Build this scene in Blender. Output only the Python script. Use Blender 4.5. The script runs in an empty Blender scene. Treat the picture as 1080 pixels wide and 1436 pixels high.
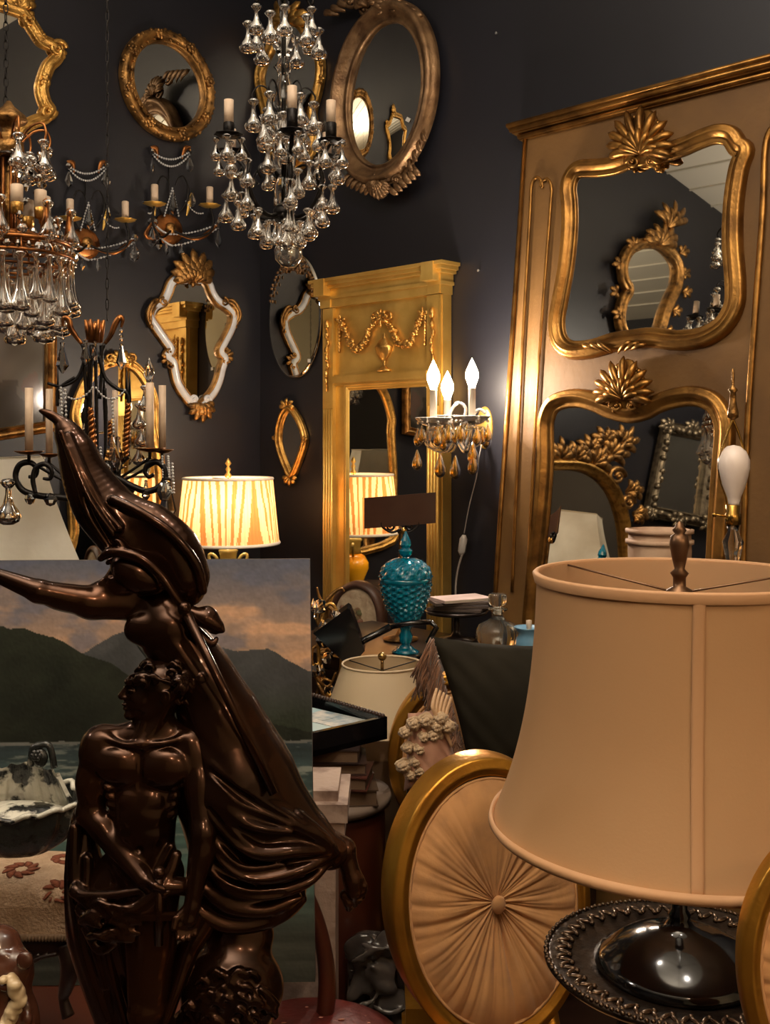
import bpy, bmesh, math, random
import numpy as np
from mathutils import Vector, Matrix, geometry
R_ = random.Random(7)
F, CX, HY, EYE = 1500.0, 540.0, 620.0, 1.5
SC = bpy.context.scene
COL = SC.collection
PI = math.pi
# ---------------------------------------------------------------- camera, world, lights, exposure
cam_d = bpy.data.cameras.new('camera'); cam = bpy.data.objects.new('camera', cam_d); COL.objects.link(cam)
cam.location = (0, 0, EYE); cam.rotation_euler = (PI/2, 0, 0)
cam_d.sensor_fit = 'VERTICAL'; cam_d.sensor_height = 36; cam_d.lens = F*36/1436; cam_d.shift_y = -(718-HY)/1436
cam_d.clip_start = .02
SC.camera = cam
SC.view_settings.view_transform = 'Standard'; SC.view_settings.look = 'None'
SC.view_settings.gamma = 1; SC.view_settings.use_curve_mapping = False
SC.view_settings.exposure = 0.22
SC.cycles.max_bounces = 12; SC.cycles.transmission_bounces = 10; SC.cycles.glossy_bounces = 6
SC.cycles.caustics_refractive = False; SC.cycles.caustics_reflective = False
SC.cycles.sample_clamp_indirect = 4
SC.cycles.use_denoising = True
W = bpy.data.worlds.new('world'); SC.world = W; W.use_nodes = True
W.node_tree.nodes['Background'].inputs[0].default_value = (.9, .75, .6, 1)
W.node_tree.nodes['Background'].inputs[1].default_value = .02
CEIL = 3.95
def light(kind, loc, power, color, size=.1, rot=(0,0,0), name='ceiling_lamp', size_y=None, spot=None):
    d = bpy.data.lights.new(name, kind); d.energy = power; d.color = color
    if kind == 'AREA':
        d.size = size
        if size_y: d.shape = 'RECTANGLE'; d.size_y = size_y
    elif kind in ('POINT', 'SPOT'): d.shadow_soft_size = size
    if spot: d.spot_size = spot; d.spot_blend = .6
    o = bpy.data.objects.new(name, d); o.location = loc; o.rotation_euler = rot; COL.objects.link(o); return o
WARM = (1, .68, .42); SOFT = (1, .78, .58); COOLW = (1, .9, .8)
# shop lamps: pendants hanging behind and beside the camera
light('POINT', (.3, -.7, 2.7), 25, WARM, .05)
light('POINT', (1.5, -.5, 2.5), 20, WARM, .06)
light('POINT', (-2.3, 1.3, 2.9), 26, COOLW, .06)
light('POINT', (.55, 1.1, 3.1), 20, COOLW, .05)
light('POINT', (-.2, 2.0, 3.5), 16, COOLW, .05)
light('AREA', (-.5, .2, 3.2), 125, COOLW, 1.2, (PI, 0, 0), name='ceiling_fill')  # added upward fill, no fixture: brightens the ceiling that crystals and mirrors reflect
# ---------------------------------------------------------------- helpers
def P(px, py, z): return Vector(((px-CX)/F*z, z, EYE+(HY-py)/F*z))
def lin(c): return tuple(((v/255)/12.92 if v/255 <= .04045 else ((v/255+.055)/1.055)**2.4) for v in c)
class Frame:
    """local frame: x to the right, y away from the viewer, z up"""
    def __init__(s, O, U=(1,0,0), V=(0,0,1)):
        s.O = Vector(O); s.U = Vector(U).normalized(); V = Vector(V); V = (V - s.U*V.dot(s.U)).normalized(); s.V = V
        s.Y = s.V.cross(s.U); s.N = -s.Y
        s.M = Matrix(((s.U.x, s.Y.x, s.V.x, s.O.x), (s.U.y, s.Y.y, s.V.y, s.O.y), (s.U.z, s.Y.z, s.V.z, s.O.z), (0,0,0,1)))
    def hit(s, px, py, off=0):
        d = P(px, py, 1) - Vector((0,0,EYE)); C = Vector((0,0,EYE))
        t = ((s.O + s.N*off) - C).dot(s.N)/d.dot(s.N)
        return C + d*t
    def moved(s, O): return Frame(O, s.U, s.V)
    def reflect(s, p):
        return p - s.N*(2*(p - s.O).dot(s.N))
S2 = math.sqrt(.5)
ZC = 4.6
CORNER = Vector(((365-CX)/F*ZC, ZC, 0))
WL = Frame(CORNER, (S2, S2, 0)); WR = Frame(CORNER, (S2, -S2, 0))
class PCtx:
    """pixel coordinates on a plane -> local coordinates of a thing standing at px0,py0 on it; c = height off the plane, in pixels"""
    def __init__(s, fr, px0, py0, off=0.0):
        s.fr = fr; o = fr.hit(px0, py0, off); s.F = fr.moved(o); s.k = (o - Vector((0,0,EYE))).y/F; s.inv = s.F.M.inverted(); s.off = 0
    def p(s, a, b, c=0):
        w = s.F.hit(a, b); l = s.inv @ w; l.y = -c*s.k; return l
    def root(s, *a, **k): return thing(*a, M=s.F.M, **k)
class ZCtx:
    """frontal: true offsets around a centre at depth z"""
    def __init__(s, px0, py0, z, rot=0):
        s.px0, s.py0, s.z, s.k = px0, py0, z, z/F
        o = P(px0, py0, z); s.F = Frame(o, (math.cos(rot), math.sin(rot), 0)); s.inv = s.F.M.inverted()
    def p(s, a, b, c=0): return Vector(((a-s.px0)*s.k, -c*s.k, (s.py0-b)*s.k))
    def root(s, *a, **k): return thing(*a, M=s.F.M, **k)
def tag(o, label=None, cat=None, group=None, kind=None):
    if label: o['label'] = label
    if cat: o['category'] = cat
    if group: o['group'] = group
    if kind: o['kind'] = kind
    return o
def thing(name, label, cat, group=None, M=None):
    o = bpy.data.objects.new(name, None); COL.objects.link(o); o.empty_display_size = .05
    if M is not None: o.matrix_world = M
    return tag(o, label, cat, group)
def link(name, me, mat=None, parent=None, loc=None, rot=None, label=None, kind=None, scale=None):
    o = bpy.data.objects.new(name, me); COL.objects.link(o)
    if mat is not None and len(me.materials) == 0: me.materials.append(mat)
    if parent is not None: o.parent = parent
    if loc is not None: o.location = loc
    if rot is not None: o.rotation_euler = rot
    if scale is not None: o.scale = scale if hasattr(scale, '__len__') else (scale,)*3
    if label: o['label'] = label
    if kind: o['kind'] = kind
    return o
def copy_tree(o, parent=None):
    c = o.copy(); COL.objects.link(c)
    if parent is not None: c.parent = parent
    for ch in o.children: copy_tree(ch, c)
    return c
def crom(pts, n=6, closed=False):
    pts = [Vector(p) for p in pts]; N = len(pts); out = []
    rng = N if closed else N-1
    for i in range(rng):
        g = (lambda j: pts[j % N]) if closed else (lambda j: pts[max(0, min(N-1, j))])
        p0, p1, p2, p3 = g(i-1), g(i), g(i+1), g(i+2)
        for q in range(n):
            t = q/n; t2, t3 = t*t, t*t*t
            out.append(.5*((2*p1)+(p2-p0)*t+(2*p0-5*p1+4*p2-p3)*t2+(3*p1-p0-3*p2+p3)*t3))
    if not closed: out.append(pts[-1].copy())
    return out
class MB:
    def __init__(s): s.v = []; s.f = []; s.sm = []; s.mi = []; s.cm = 0; s.marks = []; s.dep = 0
    def mark(s):
        if s.dep == 0 and (not s.marks or s.marks[-1] != (len(s.v), len(s.f))): s.marks.append((len(s.v), len(s.f)))
    def add(s, vs, fs, smooth=True):
        o = len(s.v); s.v.extend([tuple(v) for v in vs]); s.f.extend([tuple(i+o for i in f) for f in fs]); s.sm.extend([smooth]*len(fs)); s.mi.extend([s.cm]*len(fs)); return s
    def tube(s, pts, r, n=8, closed=False, flat=1.0, caps=True, up=None):
        pts = [Vector(p) for p in pts]; N = len(pts)
        rs = [r(i/(N-1)) for i in range(N)] if callable(r) else (list(r) if hasattr(r, '__len__') else [r]*N)
        if len(rs) != N: rs = list(np.interp(np.linspace(0, 1, N), np.linspace(0, 1, len(rs)), rs))
        T = []
        for i in range(N):
            a = pts[(i+1) % N] if closed or i < N-1 else pts[i]; b = pts[i-1] if closed or i > 0 else pts[i]
            t = a-b; T.append(t.normalized() if t.length > 1e-9 else Vector((0,0,1)))
        u = Vector(up) if up else (Vector((0,1,0)) if abs(T[0].y) < .9 else Vector((1,0,0)))
        u = (u - T[0]*u.dot(T[0])).normalized(); vs = []
        for i in range(N):
            u = u - T[i]*u.dot(T[i]); u = u.normalized() if u.length > 1e-6 else Vector((1,0,0)); w = T[i].cross(u)
            for j in range(n):
                a = 2*PI*j/n; vs.append(pts[i] + (u*math.cos(a)*flat + w*math.sin(a))*rs[i])
        fs = []
        for i in range(N if closed else N-1):
            for j in range(n):
                a, b = i*n+j, i*n+(j+1) % n; c, d = ((i+1) % N)*n+(j+1) % n, ((i+1) % N)*n+j
                fs.append((a, b, c, d))
        if caps and not closed:
            fs.append(tuple(range(n-1, -1, -1))); fs.append(tuple((N-1)*n+j for j in range(n)))
        return s.add(vs, fs)
    def lathe(s, prof, c=(0,0,0), n=20, sx=1, sy=1, wave=None, smooth=True, caps=True):
        c = Vector(c); vs = []; m = len(prof)
        for (r, z) in prof:
            for j in range(n):
                a = 2*PI*j/n; q = wave(a, r, z) if wave else 1
                vs.append((c.x+r*q*math.cos(a)*sx, c.y+r*q*math.sin(a)*sy, c.z+z))
        fs = [(i*n+j, i*n+(j+1) % n, (i+1)*n+(j+1) % n, (i+1)*n+j) for i in range(m-1) for j in range(n)]
        if caps and prof[0][0] > 1e-5: fs.append(tuple(range(n-1, -1, -1)))
        if caps and prof[-1][0] > 1e-5: fs.append(tuple((m-1)*n+j for j in range(n)))
        return s.add(vs, fs, smooth)
    def ball(s, c, r, n=10, m=6, rot=None):
        r = r if hasattr(r, '__len__') else (r, r, r); vs = []; c = Vector(c)
        for i in range(1, m):
            for j in range(n):
                a, b = PI*i/m, 2*PI*j/n
                v = Vector((r[0]*math.sin(a)*math.cos(b), r[1]*math.sin(a)*math.sin(b), r[2]*math.cos(a)))
                vs.append(v)
        vs.append(Vector((0,0,r[2]))); vs.append(Vector((0,0,-r[2])))
        if rot is not None: vs = [rot @ v for v in vs]
        vs = [v+c for v in vs]; t, b_ = len(vs)-2, len(vs)-1
        fs = [(i*n+j, (i+1)*n+j, (i+1)*n+(j+1) % n, i*n+(j+1) % n) for i in range(m-2) for j in range(n)]
        fs += [(t, j, (j+1) % n) for j in range(n)] + [(b_, (m-2)*n+(j+1) % n, (m-2)*n+j) for j in range(n)]
        return s.add(vs, fs)
    def box(s, lo, hi, rot=None, c=None, bev=0):
        (x0, y0, z0), (x1, y1, z1) = lo, hi
        vs = [Vector((x, y, z)) for x in (x0, x1) for y in (y0, y1) for z in (z0, z1)]
        if rot is not None:
            c = Vector(c) if c is not None else Vector(((x0+x1)/2, (y0+y1)/2, (z0+z1)/2)); vs = [c + rot @ (v-c) for v in vs]
        return s.add(vs, [(0,1,3,2), (4,6,7,5), (0,4,5,1), (2,3,7,6), (0,2,6,4), (1,5,7,3)], False)
    def sweep(s, path, prof, closed=True, smooth=True):
        """path: points in the local x-z plane (y = offset); prof: (outward, towards viewer) pairs in metres"""
        path = [Vector(p) for p in path]; N = len(path); area = 0
        for i in range(N):
            a, b = path[i], path[(i+1) % N]; area += a.x*b.z - b.x*a.z
        sg = 1 if area > 0 else -1; vs = []
        for i in range(N):
            a = path[i-1] if closed or i > 0 else path[i]; b = path[(i+1) % N] if closed or i < N-1 else path[i]
            d1 = (path[i]-a); d2 = (b-path[i])
            d1 = d1.normalized() if d1.length > 1e-9 else d2.normalized(); d2 = d2.normalized() if d2.length > 1e-9 else d1
            t = (d1+d2).normalized() if (d1+d2).length > 1e-6 else d1
            nrm = Vector((t.z, 0, -t.x))*sg; m = 1/max(.5, t.dot(d2))
            for (w, h) in prof: vs.append(path[i] + nrm*w*m + Vector((0, -h, 0)))
        n = len(prof); fs = []
        for i in range(N if closed else N-1):
            for j in range(n-1):
                a = i*n+j; b = ((i+1) % N)*n+j
                fs.append((a, b, b+1, a+1) if sg < 0 else (a, a+1, b+1, b))
        if not closed: fs += [tuple(range(n)), tuple(range((N-1)*n+n-1, (N-1)*n-1, -1))]
        return s.add(vs, fs, smooth)
    def slab(s, outline, y0, y1, dome=0):
        """flat panel in local x-z, from y0 (front, smaller) to y1"""
        pts = [Vector((p[0], 0, p[2])) for p in outline]; tris = geometry.tessellate_polygon([[Vector((p.x, p.z, 0)) for p in pts]]); N = len(pts)
        vs = [(p.x, y0, p.z) for p in pts]+[(p.x, y1, p.z) for p in pts]
        ar = sum(pts[i].x*pts[(i+1) % N].z-pts[(i+1) % N].x*pts[i].z for i in range(N))
        fr = []
        for t in tris:
            a, b, c = [pts[i] for i in t]; ccw = (b.x-a.x)*(c.z-a.z)-(c.x-a.x)*(b.z-a.z)
            fr.append(tuple(t) if ccw > 0 else tuple(reversed(t)))
        fs = fr + [tuple(i+N for i in reversed(t)) for t in fr]
        fs += [((i, i+N, (i+1) % N+N, (i+1) % N) if ar > 0 else (i, (i+1) % N, (i+1) % N+N, i+N)) for i in range(N)]
        return s.add(vs, fs, False)
    def mesh(s, name):
        me = bpy.data.meshes.new(name); me.from_pydata(s.v, [], s.f); me.polygons.foreach_set('use_smooth', s.sm)
        if any(s.mi): me.polygons.foreach_set('material_index', s.mi)
        me.update(); return me
    def obj(s, name, mat, parent=None, label=None, kind=None, loc=None, rot=None):
        if s.marks and kind is None and parent is not None:
            mk = [(0, 0)]*(s.marks[0][0] > 0)+s.marks+[(len(s.v), len(s.f))]; o = None
            for (a, b), (c, d) in zip(mk, mk[1:]):
                if c == a: continue
                q = MB(); q.v = s.v[a:c]; q.f = [tuple(i-a for i in f) for f in s.f[b:d]]; q.sm = s.sm[b:d]; q.mi = s.mi[b:d]; o = q.obj(name, mat, parent, label, None, loc, rot)
            return o
        me = s.mesh(name)
        if isinstance(mat, (list, tuple)):
            for m in mat: me.materials.append(m)
            mat = None
            o = link(name, me, None, parent, loc, rot, label, kind)
        else: o = link(name, me, mat, parent, loc, rot, label, kind)
        return o
# ---------------------------------------------------------------- materials
def mat(name, col, rough=.5, metal=0, col2=None, nscale=8, nlo=.35, nhi=.65, bump=0, bscale=60, trans=0, ior=1.5, emit=None, es=0, coat=0, sheen=0, spec=None, detail=4, rough2=None, stretch=None, subs=0, thin=None):
    m = bpy.data.materials.new(name); m.use_nodes = True; nt = m.node_tree; b = nt.nodes['Principled BSDF']; L = nt.links
    c = (*lin(col), 1); b.inputs['Base Color'].default_value = c; b.inputs['Roughness'].default_value = rough; b.inputs['Metallic'].default_value = metal
    b.inputs['Transmission Weight'].default_value = trans; b.inputs['IOR'].default_value = ior; b.inputs['Coat Weight'].default_value = coat; b.inputs['Coat Roughness'].default_value = .08
    if sheen: b.inputs['Sheen Weight'].default_value = sheen
    if spec is not None: b.inputs['Specular IOR Level'].default_value = spec
    if emit: b.inputs['Emission Color'].default_value = (*lin(emit), 1); b.inputs['Emission Strength'].default_value = es
    tc = nt.nodes.new('ShaderNodeTexCoord'); vec = tc.outputs['Object']
    if stretch:
        mp = nt.nodes.new('ShaderNodeMapping'); mp.inputs['Scale'].default_value = stretch; L.new(vec, mp.inputs[0]); vec = mp.outputs[0]
    if col2:
        n = nt.nodes.new('ShaderNodeTexNoise'); n.inputs['Scale'].default_value = nscale; n.inputs['Detail'].default_value = detail; L.new(vec, n.inputs[0])
        r = nt.nodes.new('ShaderNodeMapRange'); r.inputs[1].default_value = nlo; r.inputs[2].default_value = nhi; L.new(n.outputs[0], r.inputs[0])
        x = nt.nodes.new('ShaderNodeMix'); x.data_type = 'RGBA'; x.inputs['A'].default_value = c; x.inputs['B'].default_value = (*lin(col2), 1)
        L.new(r.outputs[0], x.inputs['Factor']); L.new(x.outputs['Result'], b.inputs['Base Color'])
        if rough2 is not None:
            y = nt.nodes.new('ShaderNodeMapRange'); y.inputs[3].default_value = rough; y.inputs[4].default_value = rough2; L.new(r.outputs[0], y.inputs[0]); L.new(y.outputs[0], b.inputs['Roughness'])
    if bump:
        n2 = nt.nodes.new('ShaderNodeTexNoise'); n2.inputs['Scale'].default_value = bscale; n2.inputs['Detail'].default_value = 5; L.new(vec, n2.inputs[0])
        bp = nt.nodes.new('ShaderNodeBump'); bp.inputs['Strength'].default_value = bump; bp.inputs['Distance'].default_value = .01; L.new(n2.outputs[0], bp.inputs['Height']); L.new(bp.outputs[0], b.inputs['Normal'])
    return m
def cloth_light(name, col, tw=.5, rough=.8, col2=None, **k):
    """fabric that lets light through"""
    m = mat(name, col, rough, col2=col2, **k); nt = m.node_tree; b = nt.nodes['Principled BSDF']; out = nt.nodes['Material Output']
    t = nt.nodes.new('ShaderNodeBsdfTranslucent'); t.inputs[0].default_value = (*lin(col), 1); mx = nt.nodes.new('ShaderNodeMixShader'); mx.inputs[0].default_value = tw
    nt.links.new(b.outputs[0], mx.inputs[1]); nt.links.new(t.outputs[0], mx.inputs[2]); nt.links.new(mx.outputs[0], out.inputs[0]); return m
G = dict(
 gold=mat('gilt', (222, 172, 92), .3, .9, (120, 82, 40), 30, .45, .75, bump=.25, bscale=150),
 gold_dark=mat('aged_gilt', (178, 132, 74), .36, .85, (74, 52, 30), 25, .4, .7, bump=.3, bscale=120),
 gold_yel=mat('yellow_gilt', (230, 190, 104), .36, .7, (206, 162, 78), 8, .4, .7, bump=.1, bscale=80),
 champagne=mat('champagne_gilt', (150, 118, 84), .38, .7, (92, 66, 44), 20, .35, .7, bump=.2, bscale=100),
 bronze_gold=mat('bronze_gilt', (164, 118, 58), .33, .85, (92, 62, 30), 14, .4, .75, bump=.12, bscale=60),
 taupe=mat('painted_taupe', (116, 82, 38), .62, 0, (98, 68, 31), 5, .35, .7, bump=.1, bscale=50),
 rope=mat('copper_gilt', (176, 114, 62), .32, .88, (84, 50, 28), 30, .4, .7),
 mirror=mat('mirror_glass', (225, 222, 212), .015, 1),
 mirror_old=mat('aged_mirror', (205, 200, 188), .05, 1, (150, 140, 120), 3, .5, .9),
 crystal=mat('crystal', (255, 252, 248), .0, 0, trans=1, ior=1.52),
 amber=mat('amber_glass', (255, 196, 70), .02, 0, trans=.95, ior=1.5),
 turq=mat('turquoise_glass', (0, 150, 190), .06, 0, trans=.55, ior=1.5, coat=.6),
 bead=mat('glass_beads', (225, 225, 225), .08, 0, trans=.35, coat=.5),
 iron=mat('black_iron', (24, 20, 18), .42, .6, bump=.2, bscale=90),
 candle=mat('candle_sleeve', (214, 190, 165), .55, 0, (190, 165, 140), 30, .4, .7),
 white_en=mat('white_enamel', (215, 218, 222), .25, 0, (190, 190, 195), 12, coat=.4),
 wall=mat('dark_wall_paint', (29, 29, 36), .42, 0, (26, 26, 32), 2.5, bump=.04, bscale=12),
 bronze=mat('bronze_patina', (72, 43, 25), .23, .8, (36, 22, 14), 7, .35, .7, bump=.03, bscale=40, coat=.2),
 wood=mat('dark_wood', (44, 26, 18), .35, 0, (28, 17, 12), 6, .3, .7, stretch=(1, 1, 8), coat=.2),
 redwood=mat('red_brown_wood', (92, 44, 26), .35, 0, (60, 28, 18), 5, .3, .7, coat=.3),
 black=mat('black_lacquer', (14, 13, 15), .15, 0, coat=.5),
 tagm=mat('paper_tag', (235, 232, 225), .7),
)
# ---------------------------------------------------------------- the room
def wallbox(name, a, b, thick, z0, z1, m):
    a = Vector(a); b = Vector(b); d = (b-a).normalized(); n = Vector((d.y, -d.x, 0))*thick
    mb = MB(); vs = []
    for q in (a, b, b+n, a+n): vs += [(q.x, q.y, z0), (q.x, q.y, z1)]
    mb.add(vs, [(0,1,3,2), (2,3,5,4), (4,5,7,6), (6,7,1,0), (1,7,5,3), (0,2,4,6)], False)
    return tag(mb.obj(name, m), kind='structure')
LEN = 6.0
cL = CORNER - WL.U*LEN; cR = CORNER + WR.U*LEN; cB = cL + (cR - CORNER)
wallbox('wall_left', CORNER, cL, .12, 0, CEIL, G['wall'])
wallbox('wall_right', CORNER, cR, -.12, 0, CEIL, G['wall'])
cream = mat('cream_wall', (196, 186, 160), .8, 0, (180, 168, 140), 1.2)
wallbox('wall_back', cB, cR, .12, 0, CEIL, cream)
wallbox('wall_front', cL, cB, .12, 0, CEIL, G['wall'])
def tilted_slab(name, z0, z1, m):
    mb = MB(); q = [CORNER, cR, cB, cL]; vs = [(p.x, p.y, z) for p in q for z in (z0, z1)]
    mb.add(vs, [(0,2,4,6), (1,7,5,3), (0,1,3,2), (2,3,5,4), (4,5,7,6), (6,7,1,0)], False)
    return tag(mb.obj(name, m), kind='structure')
tilted_slab('floor', -.1, 0, mat('dark_floor', (58, 36, 26), .4, 0, (38, 24, 18), 3, stretch=(1, 8, 1)))
tilted_slab('ceiling', CEIL, CEIL+.1, mat('white_ceiling', (215, 208, 192), .8))
# beaded boards of the ceiling: shallow battens every 30 cm
cb = MB()
for i in range(19):
    a = CORNER - WL.U*(.3*i+.2); b = a + WR.U*LEN; d = WL.U*.006
    cb.add([(q.x, q.y, z) for q in (a-d, b-d, b+d, a+d) for z in (CEIL-.012, CEIL)], [(0,2,4,6), (0,1,3,2), (2,3,5,4), (4,5,7,6), (6,7,1,0)], False)
tag(cb.obj('trim_ceiling', mat('ceiling_batten', (204, 197, 181), .8)), kind='structure')
for fr, sgn, nm in ((WL, -1, 'baseboard_left'), (WR, 1, 'baseboard_right')):
    mb = MB(); a = CORNER + fr.N*.0; b = a + fr.U*sgn*LEN; n = fr.N*.02
    mb.add([(q.x, q.y, z) for q in (a, b, b+n, a+n) for z in (0, .14)], [(0,1,3,2), (2,3,5,4), (4,5,7,6), (6,7,1,0), (1,7,5,3)], False)
    tag(mb.obj(nm, G['wall']), kind='structure')
# ---------------------------------------------------------------- carving helpers (pixel coordinates through a context)
OGEE = [(-.5,0), (-.5,.45), (-.38,.75), (-.25,.5), (-.05,.95), (.1,1), (.25,.8), (.36,.55), (.45,.7), (.5,.4), (.5,0)]
def profile(k, w, h, pr=OGEE): return [(a*w*k, b*h*k) for a, b in pr]
def scroll(mb, c, x, y, r, turns=1.4, a0=0, d=1, w=2.5, z=3, n=22, tail=None):
    mb.mark()
    pts = []; rad = []
    if tail: pts += [c.p(tx, ty, z) for tx, ty in tail]; rad += [w*c.k]*len(tail)
    for i in range(n):
        t = i/(n-1); a = a0+d*2*PI*turns*t; q = r*(1-.8*t)
        pts.append(c.p(x+q*math.cos(a), y-q*math.sin(a), z+t*w*.8)); rad.append(w*c.k*(1-.45*t))
    mb.tube(pts, rad, 7); mb.ball(c.p(x, y, z+w), w*.9*c.k, 8, 5)
def lobe(mb, c, x, y, a, L, w, z=2, curl=3, flat=.5, bend=0):
    pts = []; n = 8
    for i in range(n):
        t = i/(n-1); aa = a+bend*t
        pts.append(c.p(x+math.cos(aa)*L*t, y-math.sin(aa)*L*t, z+curl*math.sin(t*PI*.85)))
    mb.tube(pts, lambda t: ((t+.15)**.55*max(.02, 1-t**5)**.5)*w*.62*c.k, 7, flat=flat, up=(0, 1, 0))
def fan(mb, c, x, y, a, spread, n, L, w, z=2, curl=4, edge=.75):
    mb.mark()
    for i in range(n):
        t = (i/(n-1)-.5) if n > 1 else 0
        q = 1-(1-edge)*(2*abs(t))**1.5
        lobe(mb, c, x, y, a+t*spread, L*q, w, z, curl, bend=t*.5)
        if L > 15 and i < n-1: lobe(mb, c, x, y, a+(t+.5/(n-1))*spread, L*q*.72, w*.9, z+1.5, curl, bend=t*.5)
    mb.ball(c.p(x+math.cos(a)*L*.2, y-math.sin(a)*L*.2, z), (L*.26*c.k, 3*c.k, L*.26*c.k), 8, 5)
def shell(mb, c, x, y, w, h, z=3, tilt=0):
    mb.mark(); mb.dep += 1
    sg = 1 if h > 0 else -1; h = abs(h)
    mb.ball(c.p(x, y, z), (w*.42*c.k, 5*c.k, h*.42*c.k), 14, 8)
    for i in range(11):
        t = i/10-.5; lobe(mb, c, x, y+sg*h*.26, sg*(PI/2+t*2.9), h*(.76-.5*abs(t)), w*.2, z+1, 9, .9, bend=t*.5)
    for i in range(7):
        t = i/6-.5; lobe(mb, c, x, y+sg*h*.28, sg*(PI/2+t*2.2), h*(.42-.15*abs(t)), w*.15, z+7, 7, .8, bend=t*.4)
    h *= sg
    mb.ball(c.p(x, y+h*.12, z+6), (w*.13*c.k, 5*c.k, w*.13*c.k), 10, 6)
    scroll(mb, c, x-w*.2, y+h*.38, w*.17, 1.3, PI/2, 1, 3, z+2); scroll(mb, c, x+w*.2, y+h*.38, w*.17, 1.3, PI/2, -1, 3, z+2)
    for s in (-1, 1):
        lobe(mb, c, x, y+h*.15, PI/2+s*2.3, h*.4, w*.2, z, 5); lobe(mb, c, x+s*w*.3, y+h*.1, PI/2-s*1.2, h*.2, w*.16, z, 4)
    mb.dep -= 1
def flower(mb, c, x, y, r, z=3, n=6):
    mb.mark()
    for i in range(n):
        a = 2*PI*i/n; mb.ball(c.p(x+r*.55*math.cos(a), y-r*.55*math.sin(a), z), (r*.42*c.k, r*.3*c.k, r*.42*c.k), 7, 5)
    mb.ball(c.p(x, y, z+1), r*.35*c.k, 7, 5)
def glass(c, outline, name='mirror_glass', y=0, parent=None, m=None, label=None, th=.004):
    mb = MB(); mb.slab(outline, y-th, y); return mb.obj(name, m or G['mirror'], parent, label)
def price_tag(c, x, y, w, h, parent, z=4, a=0):
    mb = MB(); mb.slab([c.p(x+u*w*math.cos(a)-v*h*math.sin(a), y+u*w*math.sin(a)+v*h*math.cos(a)) for u, v in ((-.5,-.5), (.5,-.5), (.5,.5), (-.5,.5))], -z*c.k-.001, -z*c.k)
    return mb.obj('price_tag', G['tagm'], parent, 'small white price tag stuck to the glass')
def inset(path, d):
    N = len(path); area = sum(path[i].x*path[(i+1) % N].z-path[(i+1) % N].x*path[i].z for i in range(N)); sg = 1 if area > 0 else -1; out = []
    for i in range(N):
        t = (path[(i+1) % N]-path[i-1]).normalized(); out.append(path[i]-Vector((t.z, 0, -t.x))*sg*d)
    return out
# ---------------------------------------------------------------- mirrors on the left wall
def cartouche_mirror():
    c = PCtx(WL, -8, 90, .004); r = c.root('gilt_mirror', 'large gilt cartouche mirror cut by the upper left edge of the photo', 'mirror')
    half = [(18,14), (32,22), (45,42), (56,58), (68,64), (79,74), (76,84), (66,94), (59,112), (56,128), (61,146), (67,156), (60,166), (45,172), (30,180), (10,196)]
    loc = [c.p(*q) for q in half]; cen = c.p(-14, 100)
    full = loc + [Vector((2*cen.x-p.x, p.y, p.z)) for p in reversed(loc)]
    path = crom(full, 5, True); mb = MB(); mb.sweep(path, profile(c.k, 19, 15)); mb.obj('frame', G['gold'], r)
    glass(c, inset(path, 3*c.k), parent=r, y=-.004)
    o = MB()
    for s in (0, 1):
        pr = PCtx(WL, -8, 90, .004) if s else c
        for (x, y, rr, a, d) in ((77,70,12,0,1), (64,158,11,0,-1), (38,30,9,1,1), (58,118,7,2,-1)):
            scroll(o, c, x, y, rr, 1.4, a, d, 4.4, 8)
        break
    fan(o, c, 78, 78, 0.2, 2.2, 5, 13, 7, 5); fan(o, c, 22, 16, 1.4, 1.8, 6, 34, 12, 5, 8); fan(o, c, 62, 162, -.5, 1.6, 4, 12, 7, 5)
    scroll(o, c, 28, 4, 9, 1.5, 0, 1, 4, 8)
    o.mark()
    for t in range(7): lobe(o, c, 36+t*3.5, 36+t*4, .9, 9, 5, 8, 3)
    o.obj('carving', G['gold'], r)
def round_mirror():
    c = PCtx(WL, 234, 122, .004); r = c.root('round_mirror', 'round gilt mirror with rose-carved rim on the dark left wall', 'mirror')
    Rr = 67.5*c.k; cen = c.p(234, 121)
    path = [cen + Vector((Rr*math.cos(2*PI*i/72), 0, Rr*math.sin(2*PI*i/72))) for i in range(72)]
    mb = MB(); mb.sweep(path, profile(c.k, 19, 13, [(-.5,0), (-.5,.6), (-.42,.9), (-.3,.55), (-.1,.75), (.1,1), (.3,.9), (.45,.6), (.5,.3), (.5,0)])); mb.obj('frame', G['gold_dark'], r)
    glass(c, [cen+(p-cen)*.88 for p in path], parent=r, y=-.003)
    o = MB()
    def at(a, q): p = cen + Vector((q*c.k*math.cos(a), 0, q*c.k*math.sin(a))); return p
    for i in range(60):
        a = 2*PI*i/60
        p = at(a, 73.5+1.5*math.sin(i*2.1)); p.y = -7*c.k; o.ball(p, (4.2*c.k, 4*c.k, 3*c.k), 7, 5, Matrix.Rotation(-a+.6, 3, 'Y'))
        if i % 2: p = at(a, 61.5); p.y = -9*c.k; o.ball(p, (2.8*c.k, 3*c.k, 1.8*c.k), 6, 4, Matrix.Rotation(-a-.6, 3, 'Y'))
    o.obj('leaf_border', G['gold_dark'], r, kind='stuff') 
    for i in range(8):
        a = 2*PI*i/8+.28; q = MB(); b = at(a, 68)
        for j in range(6):
            w = 2*PI*j/6; q.ball(b+Vector((4.6*c.k*math.cos(w), -12*c.k, 4.6*c.k*math.sin(w))), (3.4*c.k, 3*c.k, 3.4*c.k), 7, 5)
        q.ball(b+Vector((0, -14*c.k, 0)), 4*c.k, 7, 5); q.obj('carved_rose', G['gold_dark'], r)
    price_tag(c, 248, 176, 8, 5, r, 2)
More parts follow.
